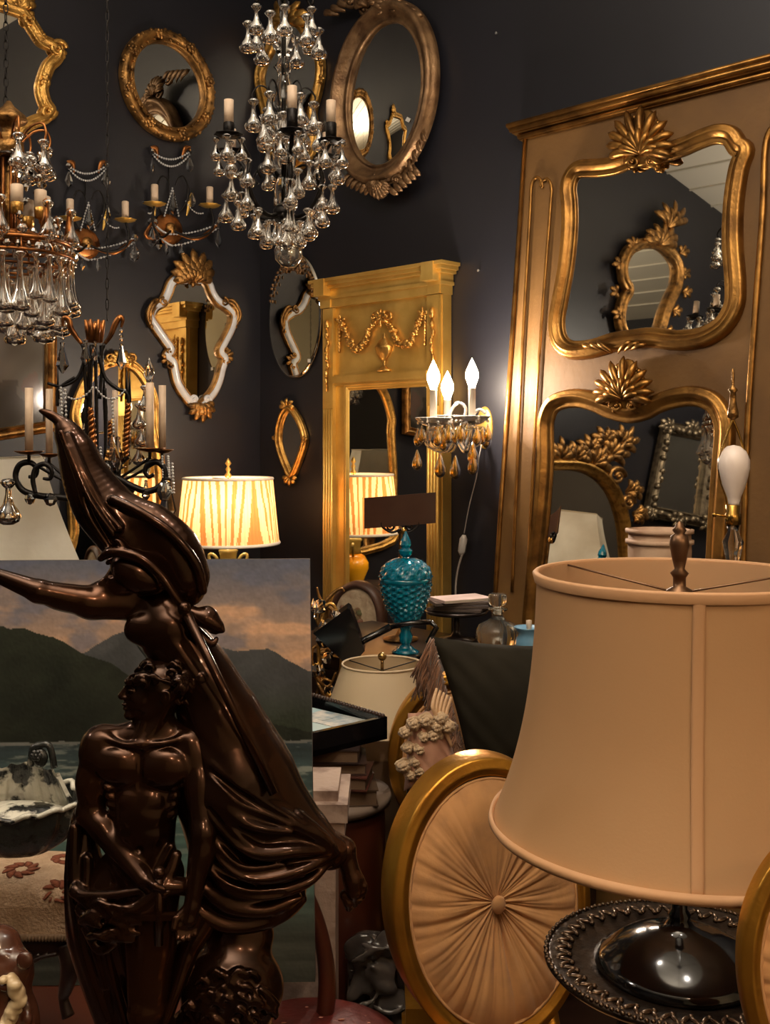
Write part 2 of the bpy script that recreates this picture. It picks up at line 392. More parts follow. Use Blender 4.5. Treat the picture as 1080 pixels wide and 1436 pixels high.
def white_mirror():
    c = PCtx(WL, 268, 470, .004); r = c.root('white_gold_mirror', 'shield-shaped mirror in white and gilt scroll frame on left wall', 'mirror')
    out = [(266,386), (280,388), (290,397), (296,412), (304,423), (315,430), (325,441), (324,456), (318,470), (310,485), (307,494), (313,503), (309,518), (305,534), (298,549), (287,562), (277,570), (266,564), (256,553), (247,538), (243,522), (240,508), (232,500), (237,490), (228,476), (217,460), (209,446), (214,432), (226,424), (233,411), (238,398), (250,388)]
    path = crom([c.p(*q) for q in out], 5, True); mb = MB()
    mb.sweep(path, profile(c.k, 12, 10, [(-.5,0), (-.5,.5), (-.3,.85), (0,1), (.3,.85), (.5,.5), (.5,0)])); mb.obj('frame', G['white_en'], r)
    g = MB(); g.sweep(inset(path, 5.5*c.k), profile(c.k, 3.5, 9, [(-.5,0), (-.4,.8), (0,1), (.4,.8), (.5,0)])); g.sweep(inset(path, -5.5*c.k), profile(c.k, 3, 6, [(-.5,0), (-.4,.8), (0,1), (.4,.8), (.5,0)])); g.obj('gilt_edging', G['gold_dark'], r)
    glass(c, inset(path, 3*c.k), parent=r, y=-.002)
    o = MB(); fan(o, c, 265, 394, PI/2, 2.7, 9, 44, 13, 5, 9, .62); fan(o, c, 265, 396, PI/2, 1.6, 5, 26, 9, 9, 8, .8); fan(o, c, 265, 392, -PI/2, 1.6, 3, 12, 7, 6); o.obj('crest_leaf', G['gold_dark'], r)
    o = MB(); fan(o, c, 278, 566, -PI/2+.1, 2.5, 7, 27, 9, 4, 6, .7); fan(o, c, 278, 566, -PI/2, 1.2, 3, 18, 7, 7, 5); o.obj('bottom_leaf', G['gold_dark'], r)
    for (x, y, s) in ((322,440,1), (213,440,-1)):
        o = MB()
        for q, w in ((0, 3.4), (5, 2.8), (-5, 2.4)): o.tube(crom([c.p(x-s*(15-q*.2), y-15-q*.5, 5), c.p(x-s*(3-q*.6), y-15-q*.7, 7), c.p(x+s*(6+q*.7), y-3, 8), c.p(x+s*(6+q*.7), y+9, 7), c.p(x-s*(1-q*.4), y+20, 5)], 5), [1.2*c.k, w*c.k, w*c.k, 1*c.k], 7)
        for t in range(6): lobe(o, c, x+s*(3+3*math.sin(t*.6)), y-12+t*5, -PI/2+s*(.75-t*.12), 9, 5, 5, 3)
        scroll(o, c, x-s*12, y-16, 6, 1.2, PI/2, -s, 2.2, 8); o.obj('shoulder_leaf', G['gold_dark'], r)
    for (x, y, s) in ((318,500,1), (229,503,-1)):
        o = MB(); fan(o, c, x-s*5, y, PI/2-s*PI/2, 2.2, 4, 13, 6, 4, 3); scroll(o, c, x-s*5, y-9, 5, 1.2, 0, -s, 2, 7); scroll(o, c, x-s*5, y+9, 5, 1.2, 0, s, 2, 7); o.obj('waist_scroll', G['gold_dark'], r)
    for s in (-1, 1):
        o = MB(); scroll(o, c, 265+s*9, 392, 7, 1.3, PI/2, -s, 3, 7); scroll(o, c, 277+s*9, 560, 6, 1.3, -PI/2, s, 3, 7); o.obj('white_scroll', G['white_en'], r)
    price_tag(c, 297, 507, 4, 4, r, 1)
def arched_mirror():
    c = PCtx(WL, 165, 640, .02); r = c.root('arched_mirror', 'arched gilt mirror behind the hanging iron candelabrum', 'mirror')
    out = [(165,505), (183,512), (198,527), (209,548), (213,565), (214,600), (221,640), (224,690), (226,745), (226,800), (104,800), (102,745), (100,690), (103,640), (106,600), (104,580), (112,552), (126,527), (145,512)]
    path = crom([c.p(*q) for q in out], 4, True); mb = MB(); mb.sweep(path, profile(c.k, 14, 11)); mb.obj('frame', G['gold'], r); glass(c, inset(path, 3*c.k), parent=r, y=-.003)
    o = MB(); fan(o, c, 165, 510, PI/2, 3.0, 9, 20, 8, 5, 6, .9); scroll(o, c, 150, 503, 7, 1.3, 0, 1, 2.5, 8); scroll(o, c, 181, 503, 7, 1.3, PI, -1, 2.5, 8); o.obj('crest', G['gold'], r)
def left_painting():
    c = PCtx(WL, 20, 520, .02); r = c.root('glazed_picture', 'glazed romantic picture in gilt frame hanging low at the left edge', 'picture')
    out = [(-95,395), (69,432), (69,598), (-95,624)]; path = [c.p(*q) for q in out]; mb = MB()
    mb.sweep(path, profile(c.k, 17, 12), smooth=False); mb.obj('frame', G['gold_dark'], r)
    n, m = 70, 60; a, b, cc, d = [Vector(p) for p in inset(path, 4*c.k)]; vs = []; rgb = []
    for j in range(m+1):
        for i in range(n+1):
            u, v = i/n, j/m; p = (a*(1-u)+b*u)*(1-v)+(d*(1-u)+cc*u)*v; vs.append((p.x, -.004, p.z))
            w = math.sin(u*13+v*4)+math.sin(v*11-u*7)+math.sin((u+v)*23)*.4
            base = np.array([118, 112, 108])*(1-v)+np.array([92, 84, 74])*v+w*9
            if w > 1.1: base = base*.7+np.array([135, 80, 70])*.3
            if v > .6 and w < .2: base = base*.75
            rgb.append(lin(np.clip(base*.8, 0, 255)))
    me = bpy.data.meshes.new('picture'); me.from_pydata(vs, [], [(j*(n+1)+i, j*(n+1)+i+1, (j+1)*(n+1)+i+1, (j+1)*(n+1)+i) for j in range(m) for i in range(n)])
    paint(me, rgb, r, 'picture', .1)
def paint(me, rgb, parent, name, rough=.4, label=None, bump=0):
    at = me.color_attributes.new('paint', 'FLOAT_COLOR', 'POINT'); at.data.foreach_set('color', np.concatenate([np.array(rgb, dtype=np.float32), np.ones((len(rgb), 1), np.float32)], 1).ravel())
    m = mat(name, (128, 128, 128), rough, coat=.3 if rough < .3 else 0, bump=bump, bscale=90); nt = m.node_tree; v = nt.nodes.new('ShaderNodeVertexColor'); v.layer_name = 'paint'; nt.links.new(v.outputs[0], nt.nodes['Principled BSDF'].inputs['Base Color'])
    me.polygons.foreach_set('use_smooth', [True]*len(me.polygons)); return link(name, me, m, parent, label=label)
cartouche_mirror(); round_mirror(); white_mirror(); arched_mirror(); left_painting()
# ---------------------------------------------------------------- mirrors on the right wall
def oval_mirror():
    c = PCtx(WR, 541, 134, .03); r = c.root('oval_mirror', 'large oval convex mirror in bronze frame with carved crest and foot', 'mirror')
    cen = c.p(541, 133); a = (c.p(602, 130)-c.p(481, 130)).length/2; b = 113*c.k; th = -.07
    def el(q, t): x, z = q*a*math.cos(t), (b+(q-1)*a)*math.sin(t); return cen+Vector((x*math.cos(th)-z*math.sin(th), 0, x*math.sin(th)+z*math.cos(th)))
    path = [el(1, 2*PI*i/96) for i in range(96)]; mb = MB()
    mb.sweep(path, profile(c.k, 30, 20, [(-.5,0), (-.5,.3), (-.42,.42), (-.38,.3), (-.2,.35), (-.12,.5), (.0,.6), (.1,.95), (.25,1), (.38,.8), (.42,.5), (.5,.45), (.5,0)])); mb.obj('frame', G['champagne'], r)
    vs = []; n = 64; m = 12; A, B = a-12*c.k, b-13*c.k; g = MB()
    for i in range(m+1):
        q = i/m
        for j in range(n):
            t = 2*PI*j/n; x, z = q*A*math.cos(t), q*B*math.sin(t); vs.append((cen.x+x*math.cos(th)-z*math.sin(th), -.006-.016*(1-q*q), cen.z+x*math.sin(th)+z*math.cos(th)))
    g.add(vs, [(i*n+j, (i+1)*n+j, (i+1)*n+(j+1) % n, i*n+(j+1) % n) for i in range(m) for j in range(n)]); g.obj('convex_glass', G['mirror'], r)
    o = MB(); shell(o, c, 528, 2, 44, 40, 8)
    for s in (-1, 1):
        for q in range(5): lobe(o, c, 530+s*(14+q*9), 2+q*5+max(0, s)*4, PI/2-s*(1.0+q*.12), 20, 10, 6, 6)
        scroll(o, c, 528+s*30, 10+s*4, 8, 1.3, 0, s, 3, 9)
    o.obj('crest_carving', G['champagne'], r)
    o = MB(); shell(o, c, 541, 266, 34, -34, 8)
    for s in (-1, 1):
        o.mark()
        for q in range(6): lobe(o, c, 541+s*(8+q*7), 262-q*3.5-(q*2.5 if s > 0 else 0), -PI/2+s*(.9-q*.05), 20, 9, 6, 6); 
        o.mark(); scroll(o, c, 541+s*22, 262-(8 if s > 0 else 0), 7, 1.3, 0, s, 3, 9)
    o.mark()
    for q in range(5): lobe(o, c, 574+q*6, 240-q*14, -1.2, 18, 8, 8, 5)
    o.obj('foot_carving', G['champagne'], r); price_tag(c, 576, 169, 6, 6, r, 5, .5)
def small_cartouche():
    c = PCtx(WR, 410, 110, .004); r = c.root('gilt_mirror', 'small gilt mirror hanging behind the crystal chandelier', 'mirror')
    out = [(410,30), (424,36), (436,55), (446,72), (452,88), (452,110), (447,135), (441,160), (444,185), (440,210), (428,228), (411,236), (396,228), (384,210), (380,186), (376,160), (370,135), (366,112), (370,92), (380,72), (388,54), (398,36)]
    path = crom([c.p(*q) for q in out], 4, True); mb = MB(); mb.sweep(path, profile(c.k, 14, 12)); mb.obj('frame', G['gold'], r); glass(c, inset(path, 3*c.k), parent=r, y=-.003)
    o = MB(); fan(o, c, 410, 34, PI/2, 2.8, 7, 36, 13, 5, 7); scroll(o, c, 396, 30, 9, 1.4, 0, 1, 3.5, 8); scroll(o, c, 424, 30, 9, 1.4, PI, -1, 3.5, 8); shell(o, c, 410, 232, 26, 30, 6)
    for (x, y, a) in ((450,90,0), (452,112,-.4), (444,184,0), (368,112,PI), (378,186,PI)): fan(o, c, x, y, a, 1.8, 4, 10, 6, 6, 3)
    o.obj('carving', G['gold'], r)
def floral_oval():
    c = PCtx(WR, 415, 445, .01); r = c.root('frameless_oval_mirror', 'narrow frameless oval mirror with gilt flower garland on its top', 'mirror')
    cen = c.p(413.5, 444); a = (c.p(451, 440)-c.p(377, 440)).length/2; b = 87*c.k
    path = [cen+Vector((a*math.cos(2*PI*i/72), 0, b*math.sin(2*PI*i/72))) for i in range(72)]
    mb = MB(); mb.sweep(path, [(-.012, .006), (0, .002), (0, -.004)]); mb.obj('bevelled_edge', G['mirror'], r); glass(c, inset(path, .012), parent=r, y=-.002)
    o = MB()
    for i in range(26):
        t = -.15+i/25*(PI+.3); t = .35+(PI-.7)*i/25; p = cen+Vector(((a-.012)*math.cos(t), -.014, (b-.02)*math.sin(t)))
        o.ball(p+Vector((R_.uniform(-.004, .004), 0, R_.uniform(-.006, .006))), (.008, .006, .007), 7, 5)
        if i % 2: o.ball(p-Vector((.02*math.cos(t), 0, .025*math.sin(t))), (.005, .004, .009), 6, 4)
    flower(o, c, 413, 372, 9, 5); flower(o, c, 404, 378, 6, 5); flower(o, c, 423, 380, 6, 5)
    o.obj('flower_garland', G['champagne'], r, kind='stuff'); price_tag(c, 436, 506, 4, 5, r, 3)
def diamond_mirror():
    c = PCtx(WR, 411, 622, .004); r = c.root('diamond_mirror', 'narrow gilt lozenge mirror low on the right wall near corner', 'mirror')
    out = [(408,572), (416,580), (423,592), (428,606), (430,618), (427,630), (422,645), (416,660), (411,668), (406,660), (401,648), (396,634), (393,620), (393,606), (396,590), (401,578)]
    path = crom([c.p(*q) for q in out], 4, True); mb = MB(); mb.sweep(path, profile(c.k, 10, 9)); mb.obj('frame', G['gold'], r); glass(c, inset(path, 3*c.k), parent=r, y=-.003)
    o = MB(); fan(o, c, 407, 572, PI/2, 2.4, 5, 14, 7, 4, 4); fan(o, c, 411, 668, -PI/2, 2.2, 5, 14, 7, 4, 4); fan(o, c, 429, 616, 0, 1.6, 3, 7, 6, 4, 3); fan(o, c, 393, 614, PI, 1.6, 3, 7, 6, 4, 3)
    o.obj('carving', G['gold'], r); price_tag(c, 415, 653, 4, 4, r, 2)
oval_mirror(); small_cartouche(); floral_oval(); diamond_mirror()
def boxp(mb, c, pts, y0, y1):
    """slab through pixel corners, from offset y0 to y1 off the plane, metres towards the viewer"""
    mb.slab([c.p(*q) for q in pts], -y1, -y0); return mb
def gold_trumeau():
    c = PCtx(WR, 540, 620, .05); r = c.root('trumeau_mirror', 'tall yellow-gilt pier mirror with urn and garland frieze on wall', 'mirror')
    m = G['gold_yel']
    bd = MB(); T = [(456,428), (621,410), (621,960), (462,985)]
    bd.slab([c.p(*q) for q in T], 0, .046); bd.obj('backboard', m, r)
    cn = MB(); L, Rr = c.p(456, 430), c.p(621, 411); z0 = L.z; x0, x1 = L.x, Rr.x
    for (dz0, dz1, e) in ((-.01, .022, .006), (.022, .034, .014), (.034, .062, .010), (.062, .074, .024), (.074, .088, .034), (.088, .1, .042)):
        cn.box((x0-e, -.012-e, z0+dz0), (x1+e, .046, z0+dz1))
    for s in (x0, x1-.05):
        for (dz0, dz1, e) in ((-.01, .034, .012), (.034, .1, .048)): cn.box((s-.004, -.012-e*.95, z0+dz0), (s+.054, 0, z0+dz1))
    cn.obj('cornice', m, r)
    zt, zb = c.p(540, 440).z, c.p(540, 960).z
    pw = (c.p(472, 600)-c.p(458, 600)).length
    for s in (x0+.004, x1-.004-pw):                                                        # fluted pilasters
        p = MB(); p.box((s, -.016, zb), (s+pw, 0, z0-.012)); 
        for q in range(4): p.tube([(s+pw*(q+.5)/4, -.016, zb+.01), (s+pw*(q+.5)/4, -.016, zt-.35)], .0055, 6)
        p.obj('pilaster', m, r)
        o = MB(); a = s+pw/2
        for q in range(7): o.ball((a+.006*math.sin(q*2), -.022, zt-.06-q*.03), (.012-.001*q, .008, .014), 7, 5)
        o.tube([(a, -.02, zt-.28), (a, -.02, zt)], .004, 6); o.ball((a, -.022, zt-.02), (.014, .01, .02), 8, 5); o.obj('pilaster_drop', G['gold'], r)
    o = MB(); fy = c.p(540, 529).z; o.box((x0+pw+.004, -.02, fy-.014), (x1-pw-.004, 0, fy+.014)); o.box((x0+pw+.004, -.012, fy-.022), (x1-pw-.004, 0, fy+.02)); o.obj('frieze_ledge', m, r)
    gl, gr, gt = c.p(488, 600).x, c.p(604, 600).x, c.p(540, 536).z-.01; gb = zb+.05
    pth = [Vector((gl, 0, gt)), Vector((gr, 0, gt)), Vector((gr, 0, gb)), Vector((gl, 0, gb))]
    s = MB(); s.sweep(pth, profile(c.k, 11, 5), smooth=False); s.obj('glass_moulding', m, r)
    glass(c, pth, parent=r, y=-.002)
    # frieze: urn and garlands
    u = MB(); ux = c.p(540, 480).x; uz = c.p(540, 521).z; k = c.k
    u.lathe([(13*k, 0), (13*k, 2*k), (9*k, 4*k), (3*k, 9*k), (2.5*k, 14*k), (5*k, 17*k), (12*k, 24*k), (15*k, 32*k), (16*k, 35*k), (13*k, 37*k), (11*k, 40*k), (6*k, 45*k), (2*k, 49*k), (2.5*k, 52*k), (0, 55*k)], (ux, -.006, uz), 20, 1, .55); u.obj('urn', G['gold'], r)
    for sg in (-1, 1):
        o = MB(); pts = crom([c.p(538+sg*3, 448, 3), c.p(538+sg*16, 462, 4), c.p(538+sg*22, 478, 4), c.p(538+sg*33, 487+(2 if sg < 0 else -3), 5), c.p(538+sg*44, 478, 5), c.p(538+sg*52, 462-(0 if sg < 0 else 6), 4), c.p(538+sg*57, 450-(0 if sg < 0 else 10), 3)], 6)
        for i, p in enumerate(pts):
            w = math.sin(PI*i/len(pts))
            for q in range(2): o.ball(p+Vector((R_.uniform(-2.5, 2.5)*k, -2.5*k*q, R_.uniform(-4, 4)*k*w)), (4.2*k*(.6+w*.7), 3*k, 3.2*k*(.6+w*.7)), 7, 5)
        for q in range(9):
            o.ball(c.p(538+sg*60, 452-(0 if sg < 0 else 10)+q*5, 3), ((3.8-.25*q)*k, 3*k, 3.4*k), 7, 5)
        fan(o, c, 538+sg*58, 452-(0 if sg < 0 else 10), PI/2, 1.5, 3, 12, 5, 3, 3); o.obj('garland', G['gold'], r, kind='stuff')
    o = MB(); scroll(o, c, 530, 446, 7, 1.3, 0, 1, 2.6, 5); scroll(o, c, 548, 444, 7, 1.3, PI, -1, 2.6, 5); fan(o, c, 539, 446, PI/2, 2, 5, 13, 6, 5, 4); fan(o, c, 539, 446, -PI/2, 1.6, 3, 14, 5, 5, 4); o.obj('bow', G['gold'], r)
gold_trumeau()
LEAN = math.radians(6.0)
TR = Frame(P(735, 197, 3.56), WR.U, Vector((0,0,1))*math.cos(LEAN)+Vector((S2, S2, 0))*math.sin(LEAN))
def big_trumeau():
    c = PCtx(TR, 735, 197); r = c.root('trumeau_mirror', 'huge bronze-gilt and taupe double mirror panel leaning on the right wall', 'mirror')
    m = G['taupe']; bz = (0.0-c.F.O.z)/math.cos(LEAN)
    A = c.p(735, 197); Bx = c.p(1200, 300).x; top = A.z
    bd = MB(); bd.box((0, 0, bz+.01), (Bx, .045, top)); bd.obj('backboard', m, r)
    cn = MB()
    for (a, b, e) in ((0, .02, .012), (.02, .034, .03), (.034, .05, .04), (.05, .058, .034)): cn.box((-e, -e, top+a), (Bx+e, .045, top+b))
    for zz, e in ((.01, .014), (.03, .034), (.045, .042)): cn.tube([(-e, -e, top+zz), (Bx+e, -e, top+zz)], .008, 8)
    cn.obj('cornice', G['bronze_gold'], r)
    ed = MB(); ed.tube([(.008, -.004, bz+.02), (.008, -.004, top)], .008, 8); ed.obj('edge_bead', G['bronze_gold'], r)
    # upper opening
    up = [(799,268), (803,250), (815,238), (845,236), (868,232), (888,224), (912,218), (935,214), (960,207), (985,196), (1008,189), (1026,192), (1036,206), (1045,214), (1037,240), (1030,290), (1029,345), (1033,400), (1030,432), (1014,458), (985,474), (950,478), (915,474), (885,477), (860,481), (830,490), (802,491), (787,478), (783,452), (788,420), (796,375), (801,325), (801,290)]
    lo = [(768,590), (776,570), (792,561), (815,559), (838,565), (858,574), (884,580), (908,575), (925,566), (950,558), (978,556), (1002,565), (1015,585), (1018,610), (1014,660), (1010,720), (1006,790), (1000,900), (990,1060), (728,1060), (744,900), (754,790), (762,720), (767,650), (767,610)]
    PR = [(-.5,0), (-.5,.35), (-.42,.55), (-.3,.35), (-.15,.55), (0,.95), (.12,1), (.25,.7), (.33,.8), (.45,.5), (.5,.2), (.5,0)]
    for pts in (up, lo):
        path = crom([c.p(*q) for q in pts], 5, True); mb = MB(); mb.sweep(path, profile(c.k, 25, 14, PR)); mb.obj('mirror_frame', G['bronze_gold'], r); glass(c, inset(path, 6*c.k), parent=r, y=-.003)
    for (x, y, w, h) in ((908,197,58,88), (884,541,50,78)):
        o = MB(); shell(o, c, x, y, w, h, 10)
        for q in range(16):
            a = -2.4+q*.32; o.ball(c.p(x+w*.48*math.sin(a), y+h*.1-h*.48*math.cos(a), 9), (4*c.k, 4*c.k, 4.5*c.k), 7, 5)
        o.obj('shell_carving', G['bronze_gold'], r)
    o = MB()
    for sg in (-1, 1):
        for q in range(3): lobe(o, c, 868+sg*(4+8*q), 492+(4-2*q)*1.0, PI/2-sg*(.9+.2*q), 26, 7, 8, 6, .7)
    o.obj('leaf_carving', G['bronze_gold'], r)
    for s in ([(742,262), (748,250), (757,250), (762,262), (768,250), (776,252), (779,266)],):
        p = MB(); L1 = crom([c.p(*q, 3) for q in [(720,830), (733,520), (745,300), (747,262), (753,250), (760,253), (760,262)]], 8); L2 = crom([c.p(*q, 3) for q in [(741,830), (757,520), (773,300), (775,264), (769,252), (762,256), (763,264)]], 8)
        p.tube(L1, 2.4*c.k, 8, flat=.7); p.mark(); p.tube(L2, 2.4*c.k, 8, flat=.7); p.obj('panel_moulding', G['bronze_gold'], r)
    p = MB(); p.tube(crom([c.p(*q, 3) for q in [(1040,900), (1049,620), (1060,450), (1071,300), (1074,215), (1081,185), (1092,180)]], 8), 4*c.k, 8, flat=.7); p.obj('panel_moulding', G['bronze_gold'], r)
    price_tag(c, 993, 588, 9, 6, r, 2)
    return c
TC = big_trumeau()
# ---------------------------------------------------------------- crystal pieces (shared meshes, height 1, hung from the top)
def lathe_mesh(name, prof, n=12, m=None, smooth=True, **k):
    b = MB(); b.lathe(prof, n=n, smooth=smooth, **k); me = b.mesh(name)
    if m: me.materials.append(m)
    return me
PEAR = lathe_mesh('pear_drop', [(.0,0), (.1,-.02), (.15,-.09), (.1,-.17), (.05,-.22), (.055,-.35), (.1,-.55), (.19,-.7), (.235,-.82), (.2,-.93), (.1,-.99), (0,-1)], 14, G['crystal'])
LONG = lathe_mesh('long_drop', [(0,0), (.05,-.02), (.07,-.06), (.03,-.1), (.03,-.35), (.05,-.6), (.09,-.8), (.12,-.89), (.1,-.96), (0,-1)], 12, G['crystal'])
PRISM = lathe_mesh('prism_drop', [(0,0), (.07,-.03), (.05,-.1), (.08,-.3), (.17,-.72), (0,-1)], 6, G['crystal'], False)
ALMOND = lathe_mesh('almond_drop', [(0,0), (.05,-.04), (.2,-.4), (.27,-.62), (.22,-.82), (0,-1)], 8, G['crystal'], False, sy=.5)
AMBER = lathe_mesh('amber_drop', [(0,0), (.05,-.04), (.2,-.35), (.33,-.6), (.32,-.78), (.2,-.94), (0,-1)], 12, G['amber'], True, sy=.5)
BALL = lathe_mesh('glass_ball', [(0,0), (.3,-.1), (.48,-.35), (.5,-.5), (.48,-.65), (.3,-.9), (0,-1)], 14, G['crystal'])
OCT = lathe_mesh('cut_crystal', [(0,0), (.3,-.12), (.5,-.5), (.3,-.88), (0,-1)], 8, G['crystal'], False, sy=.6)
def drop(me, p, L, par, w=1.0, rz=0): return link('crystal_drop', me, None, par, p, (0, 0, rz or R_.uniform(0, 6)), scale=(L*w*1.2, L*w*1.2, L*1.04))
def beads(par, p0, p1, sag, n, r, m=None, name='bead_string'):
    b = MB(); p0, p1 = Vector(p0), Vector(p1)
    for i in range(n):
        t = i/(n-1); p = p0.lerp(p1, t); p.z -= sag*4*t*(1-t); b.ball(p, r, 6, 4)
    b.tube([p0.lerp(p1, i/10)-Vector((0, 0, sag*4*(i/10)*(1-i/10))) for i in range(11)], r*.25, 4)
    return b.obj(name, m or G['bead'], par, kind='stuff')
def chain(b, c, x, y0, y1, step=11, w=3.2, c0=0):
    n = int((y1-y0)/step); k = c.k
    for i in range(n):
        y = y0+(i+.5)*step; pts = [c.p(x, y, c0)+Vector(((w*math.cos(a) if i % 2 else 0)*k, (0 if i % 2 else w*math.cos(a))*k, step*.62*math.sin(a)*k)) for a in [2*PI*j/10 for j in range(10)]]
        b.tube(pts, .9*k, 5, closed=True)
def candle(par, c, x, y0, y1, cc=0, r=6.5, sleeve=0, sm=None, name='candle'):
    b = MB(); k = c.k; b.lathe([(r*k, 0), (r*k, (y1-y0)*k), (r*.8*k, (y1-y0)*k), (r*.75*k, (y1-y0-3)*k), (0, (y1-y0-3)*k)], c.p(x, y1, cc), 14); o = b.obj(name, G['candle'], par)
    if sleeve:
        b = MB(); b.lathe([(r*1.15*k, 0), (r*1.15*k, sleeve*k), (r*.9*k, (sleeve+1)*k)], c.p(x, y1+sleeve, cc), 12); b.obj('candle_cup', sm or G['iron'], par)
    return o
def pan(par, c, x, y, r, cc=0, m=None, h=4, wav=0, nm='drip_pan'):
    b = MB(); k = c.k; w = (lambda a, rr, z: 1+wav*math.cos(a*8)*(rr/(r*k))) if wav else None
    b.lathe([(r*.2*k, -h*.8*k), (r*.6*k, -h*.5*k), (r*k, h*.2*k), (r*1.02*k, h*.35*k), (r*.6*k, -h*.2*k), (r*.25*k, 0), (r*.2*k, h*.5*k), (0, h*.5*k)], c.p(x, y, cc), 24, wave=w); return b.obj(nm, m or G['iron'], par)
# ---------------------------------------------------------------- crystal chandelier in the middle
def centre_chandelier():
    c = ZCtx(398, 210, 2.6); r = c.root('crystal_chandelier', 'black-armed chandelier with pear-shaped glass drops, top centre of the picture', 'chandelier'); k = c.k
    b = MB(); chain(b, c, 395, 210-(CEIL-c.F.O.z)/k, -40, 16, 4); b.obj('chain', G['iron'], r)
    prof = [(0,318), (13,312), (14,302), (9,296), (13,290), (14,262), (11,254), (8,248), (15,240), (17,220), (14,200), (8,188), (12,182), (13,170), (8,160), (15,150), (16,140), (10,128), (12,122), (8,110), (9,100), (14,94), (7,86), (8,76), (15,66), (17,52), (12,46), (5,40), (6,10), (9,2), (5,-10), (3,-40)]
    b = MB(); b.lathe([(a*k, (210-y)*k) for a, y in prof], c.p(398, 210), 16, wave=lambda a, rr, z: 1+.05*math.cos(8*a)); b.obj('glass_column', G['crystal'], r)
    b = MB(); b.tube([c.p(398, 318), c.p(398, -40)], 2.2*k, 8); b.lathe([(4*k, 0), (14*k, 4*k), (15*k, 14*k), (8*k, 20*k), (3*k, 24*k)], c.p(398, 308), 14); b.obj('hub', G['iron'], r)
    arms = [(-68,160,62), (18,145,72), (68,152,34), (-76,176,-18), (58,172,-50), (-14,170,-74)]
    Rr = 76
    for i, (dx, y, cc) in enumerate(arms):
        x = 398+dx; n = math.hypot(dx, cc); ux, uc = dx/n, cc/n; py = 208 if i != 1 else 206
        b = MB(); pts = crom([c.p(398+ux*a, y_, uc*a) for a, y_ in ((8,300), (26,306), (48,292), (62,262), (58,236), (66,222), (76 if n > 70 else n, py))], 5)
        b.tube(pts, 3.2*k, 8); b.tube(crom([c.p(398+ux*a, y_, uc*a) for a, y_ in ((10,250), (22,238), (36,236), (44,246), (38,256))], 4), 2*k, 6); b.obj('arm', G['iron'], r)
        pan(r, c, x, py, 19, cc, wav=.06, h=5); candle(r, c, x, y, y+31, cc, 6.6, py-y-31)
        for q in range(4):
            a = 2*PI*q/4+i; drop(PEAR, c.p(x+17*math.cos(a), py+2, cc+17*math.sin(a)), R_.uniform(30, 38)*k, r)
        for (a, y_) in ((62,262), (44,294), (26,308)): drop(PEAR, c.p(398+ux*a, y_+3, uc*a), R_.uniform(34, 42)*k, r)
        # upper tier
        a0 = 2*PI*i/6+.4; p = [c.p(398+q*math.cos(a0), y_, q*math.sin(a0)) for q, y_ in ((4,0), (18,-14), (36,-12), (46,4), (44,14))]
        b = MB(); b.tube(crom(p, 4), 2*k, 6); b.obj('top_arm', G['iron'], r)
        drop(PEAR, c.p(398+44*math.cos(a0), 16+8*(i % 2), 44*math.sin(a0)), 42*k, r); drop(PEAR, c.p(398+50*math.cos(a0+.4), 34, 50*math.sin(a0+.4)), 44*k, r)
        a1 = a0+.5; b = MB(); b.tube(crom([c.p(398+q*math.cos(a1), y_, q*math.sin(a1)) for q, y_ in ((10,170), (20,130), (34,122), (44,134), (42,142))], 4), 1.3*k, 6); b.obj('top_arm', G['iron'], r)
        drop(PEAR, c.p(398+42*math.cos(a1), 140, 42*math.sin(a1)), 46*k, r); drop(PEAR, c.p(398+30*math.cos(a1+.6), 165, 30*math.sin(a1+.6)), 44*k, r)
    for (x, y, cc) in ((366,300,30), (340,290,40), (434,298,30), (454,284,30), (421,246,40), (379,210,30), (352,232,40), (450,180,30), (411,262,45), (320,275,20), (475,225,30), (412,292,20), (330,250,40), (467,262,15), (436,232,30)): drop(PEAR, c.p(x, y, cc), 40*k, r)
    for q in range(7): drop(PEAR, c.p(398+12*math.cos(q), 308+(q % 3)*3, 12*math.sin(q)), 30*k, r)
    b = MB(); b.lathe([(0, -22*k), (10*k, -20*k), (19*k, -10*k), (20*k, 0), (16*k, 11*k), (6*k, 16*k), (5*k, 24*k), (8*k, 27*k), (0, 34*k)], c.p(405, 354), 18); b.obj('silver_ball', mat('silver_glass', (215, 212, 205), .06, .8), r)
centre_chandelier()
